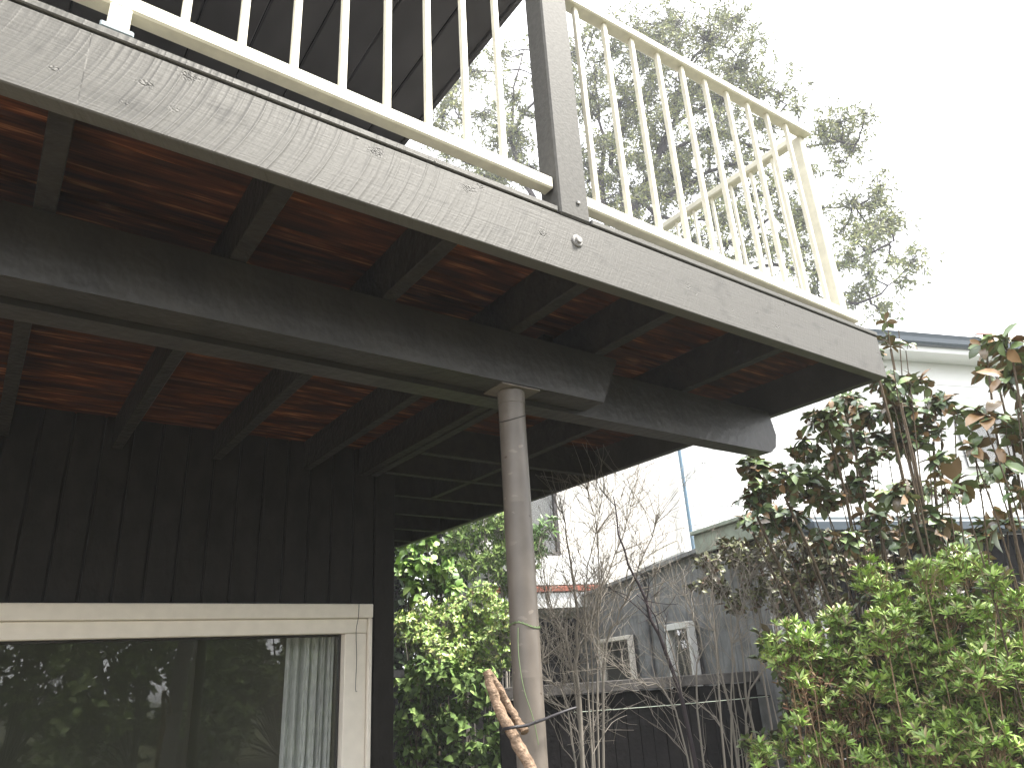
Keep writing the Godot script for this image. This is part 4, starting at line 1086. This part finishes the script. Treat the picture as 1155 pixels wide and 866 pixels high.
	shrub(r6, bs, [Vector4(2.65, 1.63, -0.45, 0.12), Vector4(2.92, 1.57, -0.51, 0.10), Vector4(2.83, 1.66, -0.14, 0.11), Vector4(3.05, 1.63, -0.39, 0.10), Vector4(3.09, 1.73, -0.02, 0.11), Vector4(3.03, 1.70, -0.12, 0.08), Vector4(3.25, 1.89, 0.01, 0.10), Vector4(2.95, 1.54, -0.41, 0.09), Vector4(3.13, 1.52, -0.09, 0.14), Vector4(2.90, 1.52, 0.12, 0.11), Vector4(3.06, 1.52, 0.16, 0.10), Vector4(2.84, 1.29, -0.05, 0.11), Vector4(2.93, 1.29, 0.05, 0.14), Vector4(3.03, 1.73, 0.26, 0.09), Vector4(3.03, 1.29, -0.34, 0.09), Vector4(2.74, 1.24, -0.26, 0.06), Vector4(2.58, 1.25, -0.61, 0.07), Vector4(2.70, 1.26, -0.57, 0.06), Vector4(3.07, 1.87, -0.25, 0.10), Vector4(3.02, 1.72, -0.44, 0.08), Vector4(3.02, 1.47, -0.23, 0.09), Vector4(2.79, 1.47, -0.24, 0.07), Vector4(3.10, 1.45, 0.08, 0.11), Vector4(3.06, 1.57, -0.16, 0.09), Vector4(2.86, 1.85, 0.04, 0.08), Vector4(3.16, 1.37, 0.10, 0.12), Vector4(2.91, 1.38, -0.14, 0.10), Vector4(3.13, 1.61, 0.12, 0.09), Vector4(3.15, 1.71, 0.06, 0.08), Vector4(3.15, 1.19, 0.07, 0.13), Vector4(2.98, 1.14, -0.14, 0.13), Vector4(2.91, 1.11, -0.31, 0.13), Vector4(2.69, 1.65, -0.38, 0.08), Vector4(2.97, 1.77, -0.14, 0.08), Vector4(2.98, 1.82, 0.23, 0.06), Vector4(3.04, 1.83, 0.01, 0.07), Vector4(3.05, 1.41, -0.02, 0.10), Vector4(3.25, 1.54, 0.22, 0.13), Vector4(3.10, 1.32, 0.24, 0.15), Vector4(2.61, 1.50, -0.38, 0.05), Vector4(2.81, 1.42, -0.44, 0.06), Vector4(2.65, 1.37, -0.46, 0.05), Vector4(2.93, 1.38, -0.42, 0.06), Vector4(2.74, 1.24, -0.45, 0.07), Vector4(2.71, 1.58, -0.49, 0.06), Vector4(3.00, 1.48, -0.42, 0.06), Vector4(2.71, 1.18, -0.50, 0.07), Vector4(2.77, 1.30, -0.38, 0.05)], {tips = 50.0, unit = 0.10, twig = 0.0020, stem = 0.005, leaves = 13, size = 0.041, spread = 0.95, jitter = 0.15, up = 1.0, outward = 0.5, tones = [Vector3(0.28, 0.44, 0.09), Vector3(0.35, 0.50, 0.12), Vector3(0.20, 0.32, 0.07), Vector3(0.42, 0.52, 0.16), Vector3(0.17, 0.25, 0.065), Vector3(0.26, 0.22, 0.11)], mesh = narrow, leafmat = mats.leaf, stemmat = mats.dry, twigmat = mats.dry})
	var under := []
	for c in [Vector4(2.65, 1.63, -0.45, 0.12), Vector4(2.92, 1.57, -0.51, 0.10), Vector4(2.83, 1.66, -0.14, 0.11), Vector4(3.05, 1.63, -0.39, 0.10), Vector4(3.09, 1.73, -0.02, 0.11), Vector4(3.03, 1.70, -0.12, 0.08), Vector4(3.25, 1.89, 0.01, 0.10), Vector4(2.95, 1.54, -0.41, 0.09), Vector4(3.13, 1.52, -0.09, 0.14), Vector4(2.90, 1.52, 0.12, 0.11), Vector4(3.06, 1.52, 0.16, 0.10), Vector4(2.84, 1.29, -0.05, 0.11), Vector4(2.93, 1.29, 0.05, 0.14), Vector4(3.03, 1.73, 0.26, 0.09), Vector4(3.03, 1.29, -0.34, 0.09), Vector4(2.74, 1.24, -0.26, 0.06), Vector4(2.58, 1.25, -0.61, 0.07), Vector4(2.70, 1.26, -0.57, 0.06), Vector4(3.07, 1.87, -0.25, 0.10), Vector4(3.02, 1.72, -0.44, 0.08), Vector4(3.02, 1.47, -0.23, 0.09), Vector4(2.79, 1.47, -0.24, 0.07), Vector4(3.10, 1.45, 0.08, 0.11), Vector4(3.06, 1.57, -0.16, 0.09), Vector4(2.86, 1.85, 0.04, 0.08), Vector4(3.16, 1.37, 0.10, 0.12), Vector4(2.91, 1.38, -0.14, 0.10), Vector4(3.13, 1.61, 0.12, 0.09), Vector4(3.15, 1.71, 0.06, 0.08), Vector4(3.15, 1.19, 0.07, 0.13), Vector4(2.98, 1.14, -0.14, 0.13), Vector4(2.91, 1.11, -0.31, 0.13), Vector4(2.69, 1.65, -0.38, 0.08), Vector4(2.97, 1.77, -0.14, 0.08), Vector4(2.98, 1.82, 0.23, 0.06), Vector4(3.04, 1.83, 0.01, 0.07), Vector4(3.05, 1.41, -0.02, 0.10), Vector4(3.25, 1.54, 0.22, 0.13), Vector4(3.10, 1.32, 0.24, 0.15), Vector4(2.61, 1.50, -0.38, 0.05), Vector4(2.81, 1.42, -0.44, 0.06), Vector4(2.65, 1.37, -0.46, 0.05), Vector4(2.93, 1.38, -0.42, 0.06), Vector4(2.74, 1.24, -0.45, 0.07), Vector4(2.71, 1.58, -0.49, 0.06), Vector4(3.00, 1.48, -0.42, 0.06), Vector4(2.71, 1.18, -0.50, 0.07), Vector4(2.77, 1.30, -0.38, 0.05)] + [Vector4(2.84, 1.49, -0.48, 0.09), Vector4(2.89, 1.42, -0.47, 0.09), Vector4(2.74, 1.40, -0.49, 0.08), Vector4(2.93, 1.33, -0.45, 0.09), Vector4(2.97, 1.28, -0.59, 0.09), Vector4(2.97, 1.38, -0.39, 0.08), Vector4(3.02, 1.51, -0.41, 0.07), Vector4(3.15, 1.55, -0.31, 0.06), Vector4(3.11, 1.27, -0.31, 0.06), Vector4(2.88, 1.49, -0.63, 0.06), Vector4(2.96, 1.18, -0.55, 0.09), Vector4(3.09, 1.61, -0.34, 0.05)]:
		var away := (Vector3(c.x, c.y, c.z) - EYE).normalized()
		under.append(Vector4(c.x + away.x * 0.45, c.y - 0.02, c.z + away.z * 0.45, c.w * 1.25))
	var ub := []
	for b in bs:
		ub.append(b + Vector3(0.3, 0, -0.25))
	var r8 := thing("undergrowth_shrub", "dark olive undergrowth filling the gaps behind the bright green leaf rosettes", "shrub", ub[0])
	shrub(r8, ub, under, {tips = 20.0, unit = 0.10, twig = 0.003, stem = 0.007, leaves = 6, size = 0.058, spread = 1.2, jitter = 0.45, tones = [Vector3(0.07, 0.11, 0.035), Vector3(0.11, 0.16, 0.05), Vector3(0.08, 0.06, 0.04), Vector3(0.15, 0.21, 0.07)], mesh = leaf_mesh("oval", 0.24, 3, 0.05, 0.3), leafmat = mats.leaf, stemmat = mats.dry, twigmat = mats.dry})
	var r7 := thing("dry_shrub", "patch of brown dry twigs with few leaves inside the bright green shrub", "shrub", bs[1])
	shrub(r7, bs, [Vector4(2.84, 1.49, -0.48, 0.09), Vector4(2.89, 1.42, -0.47, 0.09), Vector4(2.74, 1.40, -0.49, 0.08), Vector4(2.93, 1.33, -0.45, 0.09), Vector4(2.97, 1.28, -0.59, 0.09), Vector4(2.97, 1.38, -0.39, 0.08), Vector4(3.02, 1.51, -0.41, 0.07), Vector4(3.15, 1.55, -0.31, 0.06), Vector4(3.11, 1.27, -0.31, 0.06), Vector4(2.88, 1.49, -0.63, 0.06), Vector4(2.96, 1.18, -0.55, 0.09), Vector4(3.09, 1.61, -0.34, 0.05)], {tips = 45.0, unit = 0.10, twig = 0.0022, stem = 0.005, leaves = 4, size = 0.034, spread = 1.0, jitter = 0.3, tones = [Vector3(0.16, 0.09, 0.05), Vector3(0.10, 0.14, 0.04), Vector3(0.22, 0.15, 0.09), Vector3(0.13, 0.06, 0.04)], mesh = narrow, leafmat = mats.leafdull, stemmat = mats.dry, twigmat = mats.dry})

func plants_left() -> void:
	var mb := [Vector3(3.71, 0.00, -5.12), Vector3(4.00, 0.00, -4.95), Vector3(4.26, 0.00, -4.89)]
	var r1 := thing("yellow_green_shrub", "rounded yellow-green small leaved shrub left of the steel post", "shrub", mb[0])
	shrub(r1, mb, [Vector4(3.57, 1.93, -5.02, 0.20), Vector4(3.80, 2.09, -5.07, 0.23), Vector4(4.03, 2.18, -5.08, 0.21), Vector4(4.24, 2.09, -5.03, 0.22), Vector4(4.07, 1.87, -4.52, 0.20), Vector4(3.97, 1.82, -4.87, 0.22), Vector4(4.27, 1.68, -4.92, 0.19), Vector4(3.61, 1.77, -4.75, 0.20), Vector4(3.50, 1.98, -5.18, 0.17), Vector4(3.78, 1.61, -4.73, 0.18), Vector4(4.18, 2.35, -4.90, 0.16), Vector4(3.73, 2.18, -5.29, 0.20), Vector4(4.21, 2.14, -4.71, 0.17), Vector4(3.28, 2.09, -4.90, 0.13), Vector4(4.14, 2.04, -4.42, 0.20), Vector4(4.28, 1.77, -4.57, 0.17)], {tips = 110.0, unit = 0.2, twig = 0.003, stem = 0.010, leaves = 8, size = 0.050, spread = 1.2, jitter = 0.45, up = 0.5, outward = 0.9, tones = [Vector3(0.26, 0.38, 0.09), Vector3(0.33, 0.43, 0.12), Vector3(0.21, 0.33, 0.075), Vector3(0.34, 0.35, 0.12), Vector3(0.16, 0.25, 0.06)], mesh = leaf_mesh("oval", 0.26, 3, 0.05, 0.3), leafmat = mats.leaf, stemmat = mats.twig, twigmat = mats.twig})
	var db := [Vector3(3.81, 0.00, -5.64), Vector3(4.01, 0.00, -5.64)]
	var r2 := thing("broad_leaved_shrub", "upright shrub of drooping broad light green leaves close to the house corner", "shrub", db[0])
	shrub(r2, db, [Vector4(3.73, 2.86, -5.72, 0.13), Vector4(3.76, 2.65, -5.43, 0.15), Vector4(3.98, 2.53, -5.50, 0.13), Vector4(3.73, 2.45, -5.52, 0.15), Vector4(3.98, 2.63, -5.32, 0.13), Vector4(3.91, 2.94, -5.56, 0.12), Vector4(3.61, 2.62, -5.54, 0.13), Vector4(4.06, 2.45, -5.32, 0.11)], {tips = 15.0, unit = 0.14, twig = 0.005, stem = 0.014, leaves = 6, size = 0.115, spread = 1.4, jitter = 0.3, up = 0.4, tones = [Vector3(0.13, 0.24, 0.04), Vector3(0.18, 0.30, 0.06), Vector3(0.09, 0.17, 0.03), Vector3(0.22, 0.31, 0.08)], mesh = leaf_mesh("oval", 0.30, 4, 0.06, 0.5), leafmat = mats.leaf, stemmat = mats.stem, twigmat = mats.stem, pick = 300})
	var fb := [Vector3(4.96, 0.00, -6.47), Vector3(5.25, 0.00, -6.16)]
	var r3 := thing("feathery_tree", "feathery fine leaved green tree reaching up behind the steel post", "tree", fb[0])
	shrub(r3, fb, [Vector4(4.88, 3.38, -6.59, 0.21), Vector4(5.05, 3.23, -6.28, 0.20), Vector4(5.36, 3.36, -6.29, 0.23), Vector4(5.14, 2.92, -6.24, 0.20), Vector4(4.84, 2.79, -6.18, 0.17), Vector4(4.85, 3.12, -6.38, 0.20), Vector4(5.42, 3.03, -6.31, 0.20), Vector4(4.74, 3.03, -6.53, 0.16), Vector4(5.54, 3.28, -6.29, 0.23), Vector4(5.32, 2.85, -5.74, 0.21), Vector4(5.06, 3.51, -6.17, 0.18), Vector4(5.49, 2.59, -6.18, 0.20), Vector4(5.33, 2.70, -6.24, 0.18), Vector4(5.62, 3.11, -5.93, 0.16)], {tips = 80.0, unit = 0.2, twig = 0.003, stem = 0.02, leaves = 7, size = 0.085, spread = 1.0, jitter = 0.4, up = 0.1, outward = 1.0, tones = [Vector3(0.10, 0.17, 0.04), Vector3(0.15, 0.22, 0.06), Vector3(0.07, 0.12, 0.03), Vector3(0.19, 0.25, 0.08)], mesh = leaf_mesh("narrow", 0.14, 3, 0.03, 0.3), leafmat = mats.leafdull, stemmat = mats.twig, twigmat = mats.twig})
	var hb := [Vector3(3.33, 0.00, -4.76), Vector3(3.59, 0.00, -4.61), Vector3(3.81, 0.00, -4.47)]
	var r4 := thing("ivy_shrub", "dark green heart-shaped leaves climbing beside the broken branch", "climber", hb[0])
	shrub(r4, hb, [Vector4(3.31, 1.46, -4.73, 0.17), Vector4(3.49, 1.31, -4.73, 0.17), Vector4(3.37, 1.05, -4.71, 0.17), Vector4(3.57, 1.18, -4.53, 0.17), Vector4(3.23, 1.26, -4.73, 0.14), Vector4(3.73, 1.36, -4.48, 0.16), Vector4(3.71, 0.97, -4.34, 0.15), Vector4(3.61, 0.93, -4.56, 0.15), Vector4(3.51, 1.52, -4.59, 0.14), Vector4(3.26, 0.95, -4.81, 0.12), Vector4(3.82, 1.43, -4.34, 0.12), Vector4(3.55, 1.53, -4.29, 0.12), Vector4(3.85, 1.19, -4.34, 0.12), Vector4(3.51, 0.83, -4.70, 0.18), Vector4(3.72, 0.72, -4.48, 0.18), Vector4(3.21, 1.52, -4.77, 0.11), Vector4(3.30, 1.65, -4.61, 0.14), Vector4(3.49, 1.61, -4.49, 0.14), Vector4(3.83, 1.55, -4.44, 0.14), Vector4(3.77, 1.03, -4.18, 0.13), Vector4(3.97, 0.80, -4.42, 0.15), Vector4(3.22, 1.13, -4.87, 0.12)], {tips = 50.0, unit = 0.18, twig = 0.003, stem = 0.008, leaves = 4, size = 0.070, spread = 1.35, jitter = 0.45, up = 0.3, outward = 0.9, tones = [Vector3(0.11, 0.18, 0.05), Vector3(0.16, 0.25, 0.07), Vector3(0.07, 0.11, 0.035), Vector3(0.22, 0.31, 0.10)], mesh = leaf_mesh("heart", 0.38, 6, 0.06, 0.45), leafmat = mats.leafdull, stemmat = mats.stem, twigmat = mats.stem, pick = 300})
	var cl := []
	rng.seed = 91
	for k in 75:
		cl.append(Vector4(4.4 + rng.randf_range(-1.4, 1.2), rng.randf_range(0.6, 4.4), -8.4 + rng.randf_range(-0.7, 0.7), 0.5))
	var r5 := thing("dark_tree", "dense dark green tree filling the gap behind the left shrubs", "tree", Vector3(4.3, 0, -8.6))
	shrub(r5, [Vector3(4.3, 0, -8.6), Vector3(3.4, 0, -8.7)], cl, {tips = 34.0, unit = 0.5, twig = 0.008, stem = 0.04, leaves = 8, size = 0.15, spread = 1.2, jitter = 0.5, tones = [Vector3(0.025, 0.045, 0.018), Vector3(0.04, 0.065, 0.025), Vector3(0.018, 0.03, 0.015)], mesh = leaf_mesh("oval", 0.28, 3, 0.05, 0.3), leafmat = mats.leafdull, stemmat = mats.darkstem, twigmat = mats.darkstem})
	var sp := Vector3(5.54, 3.04, -5.69)
	var r6 := thing("sill_plant", "small green plant on the parapet of the white house wing", "plant", sp - Vector3(0, 0.25, 0))
	shrub(r6, [r6.position], [Vector4(sp.x, sp.y, sp.z, 0.2), Vector4(sp.x + 0.1, sp.y + 0.2, sp.z, 0.16)], {tips = 14.0, unit = 0.16, twig = 0.005, stem = 0.01, leaves = 6, size = 0.13, tones = [Vector3(0.12, 0.22, 0.05), Vector3(0.08, 0.15, 0.04)], mesh = leaf_mesh("narrow", 0.12, 3, 0.03, 0.4), leafmat = mats.leaf, stemmat = mats.twig, twigmat = mats.twig})

func garden_behind() -> void:
	# what the window reflects: shrubs and a tree across the lawn
	var words := ["leftmost", "second", "third", "fourth", "rightmost"]
	for k in 5:
		rng.seed = 200 + k
		var c := Vector3(-3.0 + k * 3.1, 0, 11.5 + rng.randf_range(-0.8, 0.8))
		var cl := []
		for j in 80:
			cl.append(Vector4(c.x + rng.randf_range(-2.3, 2.3), rng.randf_range(0.4, 4.8), c.z + rng.randf_range(-0.9, 0.9), 0.55))
		var r := thing("garden_hedge", "dark hedge shrub mirrored in the house window, %s of five across the lawn" % words[k], "hedge", c, "hedge shrubs across the lawn")
		shrub(r, [c, c + Vector3(0.8, 0, 0)], cl, {tips = 26.0, unit = 0.5, twig = 0.01, stem = 0.03, leaves = 8, size = 0.19, tones = [Vector3(0.07, 0.10, 0.035), Vector3(0.14, 0.19, 0.07), Vector3(0.24, 0.29, 0.12)], mesh = leaf_mesh("oval", 0.28, 3, 0.05, 0.3), leafmat = mats.leafdull, stemmat = mats.darkstem, twigmat = mats.darkstem})
	rng.seed = 300
	var t := thing("garden_tree", "dark leaning tree trunk mirrored in the house window", "tree", Vector3(2.75, 0, 6.6))
	var st := begin()
	tube(st, smooth_path([Vector3.ZERO, Vector3(0.06, 1.5, 0), Vector3(0.16, 3.2, 0), Vector3(0.2, 4.4, 0.2)], 4), 0.13, 0.09, 10, 0.04)
	put("trunk", st.commit(), mats.gumbark, t)
	var cl2 := []
	for j in 16:
		cl2.append(Vector4(2.95 + rng.randf_range(-1.1, 1.1), rng.randf_range(4.3, 5.8), 6.8 + rng.randf_range(-1.1, 1.1), 0.5))
	shrub(t, [Vector3(2.95, 4.3, 6.8)], cl2, {tips = 18.0, unit = 0.5, twig = 0.01, stem = 0.03, leaves = 7, size = 0.17, tones = [Vector3(0.05, 0.07, 0.03), Vector3(0.08, 0.10, 0.04)], mesh = leaf_mesh("oval", 0.28, 3, 0.05, 0.3), leafmat = mats.leafdull, stemmat = mats.gumbark, twigmat = mats.gumbark})
